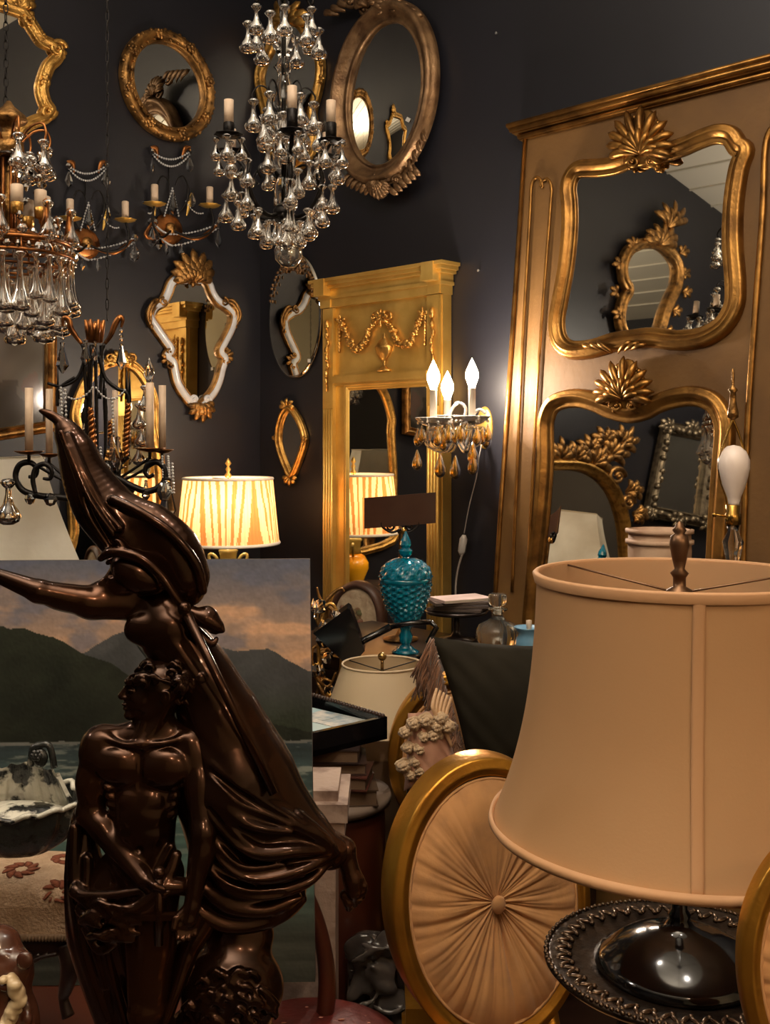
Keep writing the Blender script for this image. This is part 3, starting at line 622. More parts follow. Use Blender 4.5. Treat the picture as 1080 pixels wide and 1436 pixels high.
# ---------------------------------------------------------------- gilt cage chandelier at the left edge
def left_chandelier():
    c = ZCtx(12, 300, 2.35); r = c.root('cage_chandelier', 'gilded cage chandelier with long glass icicle drops at the left edge', 'chandelier'); k = c.k; rp = G['rope']
    b = MB(); chain(b, c, 8, 300-(CEIL-c.F.O.z)/k, 150, 13, 3); b.obj('chain', G['iron'], r)
    b = MB(); b.lathe([(3*k, 158*k), (8*k, 150*k), (22*k, 138*k), (26*k, 130*k), (14*k, 124*k), (10*k, 116*k), (12*k, 104*k), (20*k, 100*k), (21*k, 86*k), (17*k, 84*k), (8*k, 80*k)], c.p(12, 300), 18, wave=lambda a, rr, z: 1+.06*math.cos(6*a)); b.obj('canopy', G['gold_dark'], r)
    b = MB(); b.lathe([(10*k, 84*k), (36*k, 76*k), (48*k, 70*k), (52*k, 72*k), (38*k, 80*k), (12*k, 86*k)], c.p(12, 300), 40, wave=lambda a, rr, z: 1+.08*math.cos(10*a)); b.obj('glass_collar', G['crystal'], r)
    for i in range(8):
        a = 2*PI*i/8+.2; b = MB(); b.tube([c.p(12+q*math.cos(a), y, q*math.sin(a)) for q, y in ((13,216), (14,330))], 2.3*k, 7); b.obj('cage_rod', rp, r)
    b = MB(); b.lathe([(0, -40*k), (6*k, -38*k), (5*k, 84*k)], c.p(12, 300), 10); b.obj('centre_rod', G['gold_dark'], r)
    for (Rg, y, th) in ((50,334,3), (84,344,3.2), (88,362,2.2), (74,378,2.2), (40,330,2.5), (62,392,1.8)):
        b = MB(); b.tube([c.p(12+Rg*math.cos(2*PI*j/48), y, Rg*math.sin(2*PI*j/48)) for j in range(48)], th*k, 6, closed=True); b.obj('ring', rp, r)
    for i in range(12):
        a = 2*PI*i/12; b = MB(); b.tube([c.p(12+q*math.cos(a), y, q*math.sin(a)) for q, y in ((12,332), (50,334), (84,344))], 2*k, 6); b.obj('spoke', rp, r)
        b = MB(); b.tube([c.p(12+q*math.cos(a), y, q*math.sin(a)) for q, y in ((84,344), (88,362), (74,378), (62,392))], 1.6*k, 6); b.obj('cage_strut', rp, r)
    for i in range(8):                                             # arms with candles, rosettes and crystal swags
        a = 2*PI*i/8+1.0; ca, sa = math.cos(a), math.sin(a)
        cup = c.p(12+52*ca*.95, 300, 52*sa); b = MB(); b.tube(crom([c.p(12+q*ca, y, q*sa) for q, y in ((14,336), (34,342), (50,330), (51,304))], 5), 2.2*k, 6); b.obj('arm', rp, r)
        b = MB(); b.lathe([(3*k, -10*k), (8*k, -8*k), (9*k, 6*k), (8*k, 7*k)], cup, 12); b.obj('candle_cup', G['gold'], r)
        b = MB(); b.lathe([(8.5*k, 4*k), (8.5*k, 30*k), (7*k, 31*k), (6.5*k, 28*k), (0, 28*k)], cup, 14); b.obj('candle', G['candle'], r)
        b = MB(); b.tube(crom([c.p(12+q*ca, y, q*sa) for q, y in ((16,200), (34,180), (52,176), (58,190), (54,204))], 5), 1.8*k, 6); b.obj('top_arm', rp, r)
        drop(PEAR, c.p(12+54*ca, 198, 54*sa), 48*k, r)
        for q in range(6):                                         # cut crystals in a swag from collar down to the ring
            t = q/5; rr = 48+30*t-14*math.sin(PI*t); drop(OCT, c.p(12+rr*ca, 226+100*t, rr*sa), 13*k, r)
        for q in range(5): t = q/4; drop(OCT, c.p(12+(22+34*t)*ca, 214+12*math.sin(PI*t)-10*t, (22+34*t)*sa), 10*k, r)
        aa = a+.39; b = MB(); x, z = 12+82*math.cos(aa), 82*math.sin(aa); b.lathe([(4*k, 0), (8*k, 6*k), (5*k, 30*k), (3*k, 44*k), (5*k, 50*k), (0, 54*k)], c.p(x, 342, z), 8); b.obj('finial', rp, r)
        drop(PEAR, c.p(x*1.0+3, 290, z), 55*k, r, .8); drop(BALL, c.p(x, 336, z), 14*k, r)
    for (R1, n, L, y) in ((86,24,78,364), (70,16,84,380), (48,10,92,388)):
        for i in range(n):
            a = 2*PI*(i+.3*R_.random())/n; drop(LONG, c.p(12+R1*math.cos(a), y, R1*math.sin(a)), L*k*R_.uniform(.75, 1.05), r, 1.3)
    for i in range(40): a = 2*PI*i/40; drop(OCT, c.p(12+89*math.cos(a), 350, 89*math.sin(a)), 11*k, r)
left_chandelier()
# ---------------------------------------------------------------- iron candelabrum hanging in front of the arched mirror
def candelabrum():
    c = ZCtx(135, 600, 2.25); r = c.root('iron_candelabrum', 'hanging black iron and copper-gilt candelabrum with tall candles above the statue', 'chandelier'); k = c.k; ir = G['iron']; rp = G['rope']
    b = MB(); chain(b, c, 135, 600-(CEIL-c.F.O.z)/k, 452, 15, 2.2, -60); b.obj('chain', ir, r)
    b = MB()
    for q in range(7): a = 2*PI*q/7; b.tube([c.p(133+8*math.cos(a), 480, 8*math.sin(a)), c.p(133+10*math.cos(a), 462, 10*math.sin(a)), c.p(133+13*math.cos(a), 449, 13*math.sin(a))], [3*k, 4*k, 2*k], 6)
    b.lathe([(0, -2*k), (7*k, 0), (8*k, 16*k), (10*k, 26*k), (0, 22*k)], c.p(133, 480), 10); b.obj('leaf_crown', rp, r)
    for s, x1, x2, cc in ((-1, 95, 88, 8), (1, 166, 172, 8), (1, 150, 158, -40), (-1, 112, 108, -40)):    # top scrolls
        if cc > 0:
            p = [(133+s*9, 560), (133+s*12, 520), (133+s*13, 490), (133+s*24, 472), (x1-s*4+2, 455), (x1+s*4, 446), (x2+s*2, 450), (x2, 460)] if s > 0 else [(124, 560), (121, 520), (120, 490), (110, 474), (102, 462), (99, 450), (92, 447), (90, 458)]
            P1 = crom([c.p(x, y, cc) for x, y in p], 6); q = len(P1)//3
            b = MB(); b.tube(P1[:q+1], 2.6*k, 7); b.obj('scroll_arm', ir, r); b = MB(); b.tube(P1[q:], [2.6*k, 4.6*k, 4*k, 1.6*k], 7, flat=.6); b.obj('copper_leaf', rp, r)
            e = P1[-1]
            for j in range(3): drop(OCT, e-Vector((0, 0, (2+6*j)*k)), 6*k, r)
            drop(PRISM, e-Vector((0, 0, 22*k)), 44*k if s < 0 else 36*k, r)
    for dx, cc in ((-5, 4), (4, 6), (12, -6), (-12, -6)): b = MB(); b.tube(crom([c.p(133+dx*.6, 484, cc), c.p(133+dx, 560, cc), c.p(133+dx*1.1, 640, cc), c.p(133+dx*.3, 705, cc)], 6), 2.6*k, 7); b.obj('iron_bar', ir, r)
    for (x0, y0, x1, y1, cc) in ((131,572,137,660,14), (184,566,180,640,16), (148,590,150,650,-20)):           # twisted copper ropes
        for ph in (0, PI):
            n = 40; b = MB(); b.tube([c.p(x0+(x1-x0)*t/n+2.6*math.cos(t*.9+ph), y0+(y1-y0)*t/n, cc+2.6*math.sin(t*.9+ph)) for t in range(n+1)], lambda t: 3.1*k*(1-.5*abs(2*t-1)**3), 6); b.obj('twisted_rope', rp, r)
    for p, w in (([(108,530), (92,540), (84,548), (84,570)], 2.4), ([(142,500), (150,530), (166,545), (182,555), (183,600), (182,640)], 2.8), ([(182,640), (170,655), (172,680), (190,690)], 3.4), ([(122,500), (112,530), (90,542), (70,538)], 2.2), ([(150,545), (152,580), (150,640)], 2.2)):
        b = MB(); b.tube(crom([c.p(x, y, 10) for x, y in p], 6), w*k, 7); b.obj('iron_branch', ir, r)
    for (x, y) in ((84,535), (180,535), (184,540)): b = MB(); b.tube([c.p(x, y+25, 9), c.p(x, y-20, 9)], [3*k, .3*k], 6); b.obj('iron_spike', ir, r)
    # lower arms, curls, pans and candles
    def arm(pts, cc, w=4.2): b = MB(); b.tube(crom([c.p(x, y, cc) for x, y in pts], 7), [w*k, w*1.1*k, w*k, w*.6*k], 8); b.obj('scroll_arm', ir, r)
    arm([(134,690), (148,672), (166,668), (188,680), (212,688), (232,678), (236,660), (226,648), (213,650), (208,660), (213,668), (220,664)], 20)
    arm([(134,700), (150,690), (166,684), (180,690), (183,700), (176,706), (171,700)], 26, 3.4)
    arm([(134,690), (112,698), (86,696), (60,694), (38,686), (29,668), (34,652), (48,648), (58,656), (56,667), (47,668)], 20)
    arm([(60,690), (56,672), (60,656), (72,650), (82,658), (80,670), (70,670)], 30, 3.4)
    arm([(134,660), (128,676), (130,700), (146,712), (152,700)], 34, 3)
    for (x, y1, yt, cc, rr) in ((48,632,545,22,5.6), (66,636,545,-10,5), (215,628,538,22,5.6), (226,630,540,-8,5.2), (118,660,540,-30,5.6), (150,655,545,-45,4), (132,665,560,45,5)):
        if (x, y1) != (132, 665):
            candle(r, c, x, yt, y1, cc, rr); pan(r, c, x, y1+2, 20 if rr > 5.5 else 15, cc, rp, 5, .05)
            b = MB(); b.tube([c.p(x, y1+16, cc), c.p(x, y1, cc)], 2.4*k, 6); b.obj('pan_stem', ir, r)
            b = MB(); b.tube(crom([c.p(x, y1+14, cc), c.p((x+134)/2, y1+40, cc*.6), c.p(134, 690, 0)], 6), 2.2*k, 6); b.obj('iron_branch', ir, r)
    b = MB(); b.lathe([(3*k, 0), (4*k, 4*k), (7.5*k, 14*k), (7*k, 22*k), (3*k, 31*k), (0, 37*k)], c.p(214, 540, 22), 14); b.obj('clear_bulb', G['crystal'], r)
    for (x, y, L, me) in ((127,478,36,PRISM), (140,480,28,PRISM), (20,670,62,PEAR), (240,668,62,PRISM), (210,672,30,PRISM), (236,672,30,OCT), (50,690,16,OCT), (78,690,18,OCT), (163,608,50,PRISM), (171,612,48,PRISM), (186,660,0,0)):
        if L: drop(me, c.p(x, y, 24), L*k, r)
    for (x, y0, y1) in ((92,545,590), (98,548,600), (163,560,606), (147,628,668), (232,640,672), (240,640,668), (246,650,690)): beads(r, c.p(x, y0, 22), c.p(x+2, y1, 22), 0, 10, 2*k)
    beads(r, c.p(135, 545, 20), c.p(90, 548, 20), 14*k, 12, 1.8*k); beads(r, c.p(140, 545, 20), c.p(180, 548, 20), 14*k, 12, 1.8*k)
    for (x, y) in ((196,585), (200,610), (196,635), (204,560)): drop(PEAR, c.p(x, y-20, 5), 36*k, r)
candelabrum()
# ---------------------------------------------------------------- two crystal wall sconces
def wall_sconce(px, py, label):
    c = PCtx(WL, px, py, .0); r = c.root('wall_sconce', label, 'wall lamp', 'unlit beaded wall sconces'); k = c.k; rp = G['rope']; gd = G['gold_yel']
    q = lambda x, y, cc=0: c.p(px+x, py+y, cc)
    b = MB(); b.ball(q(0, 0, 2), (22*k*1.1, 4*k, 22*k), 20, 8); b.obj('backplate', rp, r)
    b = MB(); b.ball(q(0, 0, 8), (9*k, 6*k, 9*k), 12, 6); b.tube([q(0, 0, 4), q(0, 0, 14)], 3*k, 6); b.obj('boss', G['gold_dark'], r)
    for s, cx, pyy, top in ((-1, -34, -31, -58), (1, 43, -29, -56)):
        b = MB(); b.tube(crom([q(0, 2, 10), q(s*20, 14, 24), q(cx-s*2, 8, 30), q(cx+s*4, -8, 30), q(cx, pyy, 28)], 6), 1.7*k, 6); b.obj('arm', G['iron'], r)
        pan(r, c, px+cx, py+pyy, 15, 28, gd, 4, .08)
        b = MB(); b.lathe([(5*k, 0), (5*k, 24*k), (4*k, 25*k), (0, 24*k)], q(cx, pyy-2, 28), 12); b.obj('candle', G['candle'], r)
        b = MB(); b.tube(crom([q(s*8, -18, 6), q(s*20, -35, 10), q(s*22, -56, 12), q(s*16, -72, 12), q(s*8, -70, 12), q(s*4, -60, 12)], 6), [1.3*k, 1.6*k, 1.2*k, .8*k], 6); b.obj('wire_scroll', G['iron'], r)
        b = MB(); b.tube(crom([q(s*22, -18, 8), q(s*25, -34, 10), q(s*28, -50, 10)], 6), [1*k, 4*k, 1*k], 6, flat=.4); b.obj('gilt_leaf', gd, r)
        e = q(s*60 if s > 0 else -32, -6 if s > 0 else -8, 20)
        b = MB(); b.tube(crom([q(s*8, 8, 8), q(s*28, 16, 18), q(s*42, 10, 20), e], 5), [1.5*k, 1.6*k, 4*k, 1*k], 6, flat=.5); b.obj('leaf_branch', rp, r)
        drop(ALMOND, e-Vector((0, 0, 8*k)), 26*k, r); drop(OCT, e+Vector((0, 0, 6*k)), 13*k, r)
        beads(r, q(s*2, 8, 12), e, 4*k, 16, 1.7*k); beads(r, q(0, 24, 12), e-Vector((0, 0, 6*k)), 5*k, 16, 1.7*k)
        drop(ALMOND, q(s*28, -50, 12), 20*k, r)
        beads(r, q(0, -56, 12), q(s*10, -18, 10), 0, 11, 1.5*k); beads(r, q(s*20, -38, 10), q(s*38, -20, 20), 6*k, 9, 1.3*k)
    for (x, y, L) in ((-20,4,26), (-10,18,20), (0,-50,30), (12,20,20)): drop(PRISM, q(x, y, 14), L*k, r)
    # separate crown of beads above, held by a wire
    b = MB(); b.tube([q(0, -18, 3), q(0, -90, 3)], .8*k, 5); b.tube(crom([q(-22, -112, 6), q(-10, -92, 5), q(0, -88, 4), q(10, -92, 5), q(22, -112, 6)], 5), .9*k, 5); b.obj('crown_wire', G['iron'], r)
    for s in (-1, 1):
        b = MB(); b.tube(crom([q(s*17, -98, 6), q(s*20, -112, 8), q(s*28, -114, 8)], 5), [1*k, 4*k, 1.4*k], 6, flat=.5); b.obj('crown_leaf', rp, r)
        drop(OCT, q(s*26, -112, 9), 9*k, r); drop(ALMOND, q(s*26, -100, 9), 21*k, r)
    beads(r, q(-26, -108, 8), q(26, -108, 8), 11*k, 17, 1.6*k); beads(r, q(-26, -104, 9), q(26, -104, 9), 17*k, 19, 1.6*k)
wall_sconce(118, 342, 'unlit gilt and crystal candle sconce on left wall, nearer the cage chandelier')
wall_sconce(235, 322, 'unlit gilt and crystal candle sconce directly above the white-framed mirror')
# ---------------------------------------------------------------- lit amber sconce
def amber_sconce():
    c = ZCtx(660, 610, 3.52); r = c.root('amber_sconce', 'lit glass wall sconce with amber drops and flame bulbs beside gilt pier mirror', 'wall lamp'); k = c.k
    clear = mat('clear_glass', (250, 245, 235), .03, 0, trans=.85, ior=1.45); gb = G['gold_yel']
    b = MB(); wq = WR.hit(680, 600); l = c.inv @ wq; b.ball(l, (16*k, .012, 32*k), 16, 10, Matrix.Rotation(-PI/4, 3, 'Z')); b.obj('backplate', gb, r)
    b = MB(); b.tube([l, c.p(652, 600, -20), c.p(640, 612, 0)], 3*k, 8); b.ball(c.p(640, 612), 8*k, 12, 8); b.obj('centre_boss', clear, r)
    bulb = mat('flame_bulb', (255, 235, 205), .3, emit=(255, 226, 190), es=60)
    for (x, y, cc, yt) in ((607,590,20,548), (660,588,25,546), (629,586,-25,560)):
        b = MB(); b.tube(crom([c.p(640, 612, 0), c.p((x+640)/2, 632, cc*.6), c.p(x-6, 622, cc), c.p(x, y+2, cc)], 7), 3.6*k, 8); b.tube([c.p(x+13*math.cos(a), y+26-13*math.sin(a), cc) for a in [2*PI*j/20 for j in range(20)]], 1.4*k, 6, closed=True); b.obj('glass_arm', clear, r)
        pan(r, c, x, y, 24, cc, clear, 12, .05); b = MB(); b.lathe([(5*k, 0), (5*k, (y-yt)*k), (6*k, (y-yt)*k), (3*k, (y-yt+2)*k)], c.p(x, y, cc), 12); b.obj('candle', mat('white_sleeve', (235, 222, 205), .5), r)
        b = MB(); b.lathe([(3.5*k, 0), (5*k, 4*k), (9*k, 15*k), (8.5*k, 23*k), (4*k, 34*k), (0, 42*k)], c.p(x, yt, cc), 14); b.obj('flame_bulb', bulb, r)
        light('POINT', c.F.M @ c.p(x, yt-18, cc+13), 10, (1, .84, .68), .012, name='bulb_light')
        for q in range(6): a = 2*PI*q/6+.3; drop(AMBER, c.p(x+22*math.cos(a), y+6+4*(q % 2), cc+22*math.sin(a)), 25*k, r, .95, 1)
        b = MB()
        for q in range(6): a = 2*PI*q/6+.3; b.ball(c.p(x+22*math.cos(a), y+3, cc+22*math.sin(a)), 2.6*k, 6, 4)
        b.obj('bead_string', clear, r, kind='stuff')
    for (x, y, L, cc) in ((584,630,28,30), (616,635,33,26), (638,638,33,10), (661,618,32,30), (661,632,32,34), (622,600,32,20), (683,600,28,0)): drop(AMBER, c.p(x, y, cc), L*k, r, .95, 1)
    for p in ([(640,612), (630,585), (640,566), (652,572), (650,588)], [(640,612), (655,590), (670,575), (680,580)]): b = MB(); b.tube(crom([c.p(x, y, 14) for x, y in p], 6), 2.4*k, 7); b.obj('glass_scroll', clear, r)
    # cord with switch hanging below
    cd = MB(); w = [c.inv @ WR.hit(x, y, .03) for x, y in ((672,640), (668,670), (658,710), (651,748))]; cd.tube([l]+crom(w, 6), .0022, 6); w2 = [c.inv @ WR.hit(x, y, .03) for x, y in ((648,778), (642,800), (639,830), (640,900), (642,1000))]; cd.tube(crom(w2, 6), .004, 6); cd.obj('cord', mat('pale_cord', (170, 160, 150), .5), r)
    s = MB(); a, e = c.inv @ WR.hit(651, 750, .03), c.inv @ WR.hit(647, 779, .03); s.tube([a, a.lerp(e, .2), a.lerp(e, .8), e], [.006, .014, .014, .006], 8, flat=.6); s.obj('cord_switch', mat('white_plastic', (205, 198, 190), .35), r)
amber_sconce()
# ---------------------------------------------------------------- sculpting: distance field -> surface nets
class Sculpt:
    def __init__(s, lo, hi, h):
        s.lo = np.array(lo, float); s.h = h; s.n = (np.ceil((np.array(hi)-s.lo)/h)+1).astype(int); s.D = np.full(s.n, 30.0, np.float32)
    def win(s, lo, hi):
        a = np.clip(np.floor((np.array(lo)-s.lo)/s.h).astype(int), 0, s.n-1); b = np.clip(np.ceil((np.array(hi)-s.lo)/s.h).astype(int)+1, 1, s.n)
        if (b <= a).any(): return None, None
        sl = tuple(slice(x, y) for x, y in zip(a, b)); g = [s.lo[i]+s.h*np.arange(a[i], b[i], dtype=np.float32) for i in range(3)]
        return sl, (g[0][:, None, None], g[1][None, :, None], g[2][None, None, :])
    def put(s, sl, d, k, sub=False):
        A = s.D[sl]
        if sub: hh = np.maximum(k-np.abs(A+d), 0)/k; s.D[sl] = np.maximum(A, -d)+hh*hh*k*.25
        else: hh = np.maximum(k-np.abs(A-d), 0)/k; s.D[sl] = np.minimum(A, d)-hh*hh*k*.25
    def cap(s, a, b, ra, rb=None, k=8, sub=False):
        rb = ra if rb is None else rb; a = np.array([*a, 0][:3], float); b = np.array([*b, 0][:3], float); m = max(ra, rb)+k+s.h*2
        sl, g = s.win(np.minimum(a, b)-m, np.maximum(a, b)+m)
        if sl is None: return
        ab = b-a; L = max((ab**2).sum(), 1e-6); t = np.clip(((g[0]-a[0])*ab[0]+(g[1]-a[1])*ab[1]+(g[2]-a[2])*ab[2])/L, 0, 1)
        d = np.sqrt((g[0]-a[0]-t*ab[0])**2+(g[1]-a[1]-t*ab[1])**2+(g[2]-a[2]-t*ab[2])**2)-(ra+(rb-ra)*t); s.put(sl, d.astype(np.float32), k, sub)
    def ell(s, c, r, k=8, rot=0, sub=False):
        c = np.array([*c, 0][:3], float); m = max(r)+k+s.h*2; sl, g = s.win(c-m, c+m)
        if sl is None: return
        x, y, z = g[0]-c[0], g[1]-c[1], g[2]-c[2]; ca, sa = math.cos(rot), math.sin(rot); x, y = x*ca+y*sa, -x*sa+y*ca
        k0 = np.sqrt((x/r[0])**2+(y/r[1])**2+(z/r[2])**2); k1 = np.sqrt((x/r[0]**2)**2+(y/r[1]**2)**2+(z/r[2]**2)**2)+1e-6; s.put(sl, (k0*(k0-1)/k1).astype(np.float32), k, sub)
    def line(s, pts, rs, k=5, sub=False, n=5):
        P_ = crom([Vector([*p, 0][:3]) for p in pts], n); R = np.interp(np.linspace(0, 1, len(P_)), np.linspace(0, 1, len(rs)), rs) if hasattr(rs, '__len__') else [rs]*len(P_)
        A = np.array([tuple(p) for p in P_]); m = max(R)+k+s.h*2; sl, g = s.win(A.min(0)-m, A.max(0)+m)
        if sl is None: return
        best = None
        for i in range(len(P_)-1):
            a, ab = A[i], A[i+1]-A[i]; L = max((ab**2).sum(), 1e-6); t = np.clip(((g[0]-a[0])*ab[0]+(g[1]-a[1])*ab[1]+(g[2]-a[2])*ab[2])/L, 0, 1)
            d = np.sqrt((g[0]-a[0]-t*ab[0])**2+(g[1]-a[1]-t*ab[1])**2+(g[2]-a[2]-t*ab[2])**2)-(R[i]+(R[i+1]-R[i])*t); best = d if best is None else np.minimum(best, d)
        s.put(sl, best.astype(np.float32), k, sub)
    def surf(s):
        D = s.D; D[0] = D[-1] = 5; D[:, 0] = D[:, -1] = 5; D[:, :, 0] = D[:, :, -1] = 5
        ins = D < 0; S = [d-1 for d in D.shape]; acc = np.zeros((*S, 3), np.float32); cnt = np.zeros(S, np.float32)
        def v(o): return D[o[0]:o[0]+S[0], o[1]:o[1]+S[1], o[2]:o[2]+S[2]]
        for ax in range(3):
            for p in (0, 1):
                for q in (0, 1):
                    o = [0, 0, 0]; o[(ax+1) % 3] = p; o[(ax+2) % 3] = q; e = list(o); e[ax] = 1
                    A, B = v(o), v(e); m = (A < 0) != (B < 0); t = np.where(m, A/np.where(m, A-B, 1), 0)
                    for j in range(3): acc[..., j] += np.where(m, o[j]+(t if j == ax else 0), 0)
                    cnt += m
        act = cnt > 0; idx = np.full(S, -1, np.int64); idx[act] = np.arange(act.sum()); co = np.argwhere(act); V = (co+acc[act]/cnt[act][:, None])*s.h+s.lo
        Fs = []
        for ax in range(3):
            u, w = (ax+1) % 3, (ax+2) % 3; sa = [slice(None)]*3; sb = [slice(None)]*3; sa[ax] = slice(0, -1); sb[ax] = slice(1, None)
            A, B = ins[tuple(sa)], ins[tuple(sb)]; E = np.argwhere(A != B); E = E[(E[:, u] > 0) & (E[:, w] > 0) & (E[:, u] < S[u]) & (E[:, w] < S[w])]
            def cell(du, dw): c = E.copy(); c[:, u] -= du; c[:, w] -= dw; return idx[c[:, 0], c[:, 1], c[:, 2]]
            q = np.stack([cell(1, 1), cell(0, 1), cell(0, 0), cell(1, 0)], 1); fl = A[E[:, 0], E[:, 1], E[:, 2]]; q[~fl] = q[~fl][:, ::-1]; Fs.append(q)
        return V, np.concatenate(Fs)
    def build(s, c, name, m, parent, label=None):
        V, Fq = s.surf(); k = c.k; o = np.array([c.px0, c.py0]); L = np.stack([(V[:, 0]-o[0])*k, -V[:, 2]*k, (o[1]-V[:, 1])*k], 1)
        me = bpy.data.meshes.new(name); n, f = len(L), len(Fq); me.vertices.add(n); me.vertices.foreach_set('co', L.astype(np.float32).ravel())
        me.loops.add(f*4); me.loops.foreach_set('vertex_index', Fq.astype(np.int32).ravel()); me.polygons.add(f); me.polygons.foreach_set('loop_start', np.arange(f, dtype=np.int32)*4); me.polygons.foreach_set('use_smooth', np.ones(f, bool)); me.update(calc_edges=True); me.validate()
        return link(name, me, m, parent, label=label)
def hand(S, w, d, side, s=1.0, curl=.5, k=3):
    """w wrist, d direction (x,y,c) of the palm; side: thumb side vector"""
    w = Vector(w); d = Vector(d).normalized(); sd = Vector(side).normalized(); nn = d.cross(sd).normalized()
    pc = w+d*14*s; S.cap(w, pc, 8*s, 9*s, 5); 
    for i in range(4):
        b = pc+d*5*s+sd*(9-6*i)*s; L = (15, 17, 16, 12)[i]*s; q = b+d*L*.5+nn*curl*2*s; e = q+d*L*.5*(1-curl)+nn*L*.6*curl; S.cap(b-d*6*s, b, 4.4*s, 4*s, k); S.cap(b, q, 4*s, 3.6*s, k); S.cap(q, e, 3.6*s, 3*s, 2)
    t0 = w+d*4*s+sd*7*s; t1 = t0+d*8*s+sd*8*s; t2 = t1+d*9*s+sd*1*s+nn*3*s; S.cap(t0, t1, 5*s, 4.4*s, k); S.cap(t1, t2, 4.4*s, 3.4*s, k)
def statue():
    c = ZCtx(230, 1590, 1.15); r = c.root('bronze_statue', 'dark bronze statue of a winged woman behind a standing youth', 'statue'); m = G['bronze']
    # ---- youth
    S = Sculpt((80, 915, -75), (330, 1600, 92), 1.6)
    S.ell((226,962,2), (35,36,31), 8); S.ell((203,976,8), (26,30,22), 8); S.cap((196,990,8), (230,984,4), 12, 16, 6)         # skull, face, jaw
    S.ell((188,952,16), (9,7,14), 4); S.cap((184,957,15), (175,972,17), 3.5, 5.5, 4); S.ell((180,974,17), (5.5,3.5,7), 2.5); S.ell((180,983,16), (5,3,8), 2.5); S.ell((181,989,16), (5,3,7), 2.5); S.ell((186,999,14), (9,7,9), 5)
    S.ell((190,962,27), (7,4.5,5), 2, sub=True); S.ell((190,963,24), (5.5,3.2,4), 2); S.ell((205,980,24), (10,12,8), 6); S.line([(183,951,20), (194,948,29), (208,952,31)], 3, 3)
    S.ell((238,972,31), (7,11,4), 3); S.line([(233,964,32), (243,964,33), (244,976,33), (238,983,31)], 2, 2)
    rr = random.Random(4)
    for i in range(90):                                                                                               # curls
        a = rr.uniform(-.15, PI*1.12); b = rr.uniform(-1.3, 1.3); x = 228-math.cos(a)*37*math.cos(b*.5); y = 957-math.sin(a)*36*math.cos(b); z = 3+33*math.sin(b)
        if x < 200 and y > 945: continue
        S.line([(x-5, y+2, z), (x, y-3, z+2), (x+6, y, z), (x+5, y+5, z)], 3.2, 2, n=2)
    for i in range(26): x, y, z = rr.uniform(240, 268), rr.uniform(945, 985), rr.uniform(-14, 22); S.line([(x-5, y, z), (x, y-4, z+2), (x+5, y+2, z)], 3.6, 2, n=2)
    S.line([(188,944,22), (205,938,31), (230,945,34), (256,956,22)], 2.4, 2); S.ell((282,951,6), (13,13,10), 4); S.line([(262,962,12), (274,958,8), (286,966,4)], 6, 4)
    S.cap((224,990,0), (214,1034,2), 21, 24, 12); S.line([(236,988,20), (222,1015,22), (206,1036,28)], 5, 6); S.line([(208,1000,16), (200,1036,26)], 4, 6)
    S.cap((214,1022,-4), (150,1042,-2), 16, 22, 16); S.cap((220,1022,-4), (264,1040,-2), 16, 22, 16)
    S.ell((206,1072,0), (62,52,34), 16); S.ell((206,1110,-2), (52,44,32), 14); S.cap((204,1130,0), (202,1195,0), 44, 42, 14)
    S.ell((172,1066,28), (31,25,14), 7, rot=.1); S.ell((236,1070,28), (33,27,15), 7, rot=-.1); S.cap((204,1048,34), (204,1092,38), 3, 3, 6, sub=True)
    S.line([(204,1036,30), (180,1036,28), (152,1030,16)], 4, 5); S.line([(210,1036,30), (236,1034,28), (262,1030,14)], 4, 5)
    for y in (1112,1136,1160):
        for s_ in (-1, 1): S.ell((203+s_*15, y, 31), (14,11,8), 8)
    for s_ in (-1, 1):
        for q in range(4): S.ell((204+s_*(46-q*2), 1096+q*13, 22-q*2), (9,6,9), 5, rot=s_*-.5)
        S.line([(203+s_*42,1178,26), (203+s_*26,1205,32), (203+s_*8,1222,34)], 6, 6)
    S.ell((205,1176,42), (4,4,4), 4, sub=True)
    # arms
    S.ell((142,1048,2), (29,32,28), 10); S.cap((138,1060,4), (128,1138,2), 25, 19, 8); S.ell((128,1095,10), (19,28,18), 8); S.ell((148,1098,0), (10,24,14), 6)
    S.cap((128,1140,4), (212,1213,50), 20, 11.5, 8); S.ell((148,1152,14), (20,15,16), 8, rot=.7); S.ell((125,1142,-6), (11,12,10), 6)
    hand(S, (212,1213,50), (.75,.65,.12), (.5,-.4,.75), 1.2, .7)
    S.ell((270,1050,0), (26,30,26), 10); S.cap((276,1062,4), (291,1155,34), 24, 17, 8); S.ell((284,1100,22), (16,28,16), 8)
    S.cap((291,1155,36), (279,1248,52), 18, 11, 8); S.ell((293,1182,40), (14,26,13), 8); hand(S, (279,1248,52), (-.2,.95,.2), (-.9,-.1,.4), 1.25, .35)
    # legs
    S.ell((196,1226,-2), (62,46,38), 16); S.cap((212,1250,12), (214,1396,20), 42, 29, 12); S.ell((222,1300,24), (30,56,26), 10); S.ell((206,1402,36), (19,21,16), 7); S.ell((198,1375,34), (10,18,10), 6); S.ell((226,1372,34), (11,18,10), 6)
    S.cap((214,1405,18), (222,1560,4), 27, 15, 10); S.ell((228,1455,4), (22,42,24), 8); S.cap((222,1562,8), (196,1584,38), 15, 9, 8)
    S.cap((158,1250,-6), (160,1400,-24), 40, 28, 12); S.cap((160,1400,-24), (150,1560,-30), 26, 14, 10); S.cap((150,1562,-26), (128,1584,0), 14, 9, 8)
    S.build(c, 'youth_figure', m, r)
    # ---- cloth about his hips, cloak and sword hilt
    S = Sculpt((90, 1140, -75), (320, 1600, 95), 2)
    for p, w in (([(112,1150,-20), (112,1230,-14), (122,1320,-20), (150,1440,-30)], [16,30,34,26]), ([(140,1250,-20), (150,1330,-30), (172,1440,-40), (180,1580,-40)], [34,32,28,30])): S.line(p, w, 14)
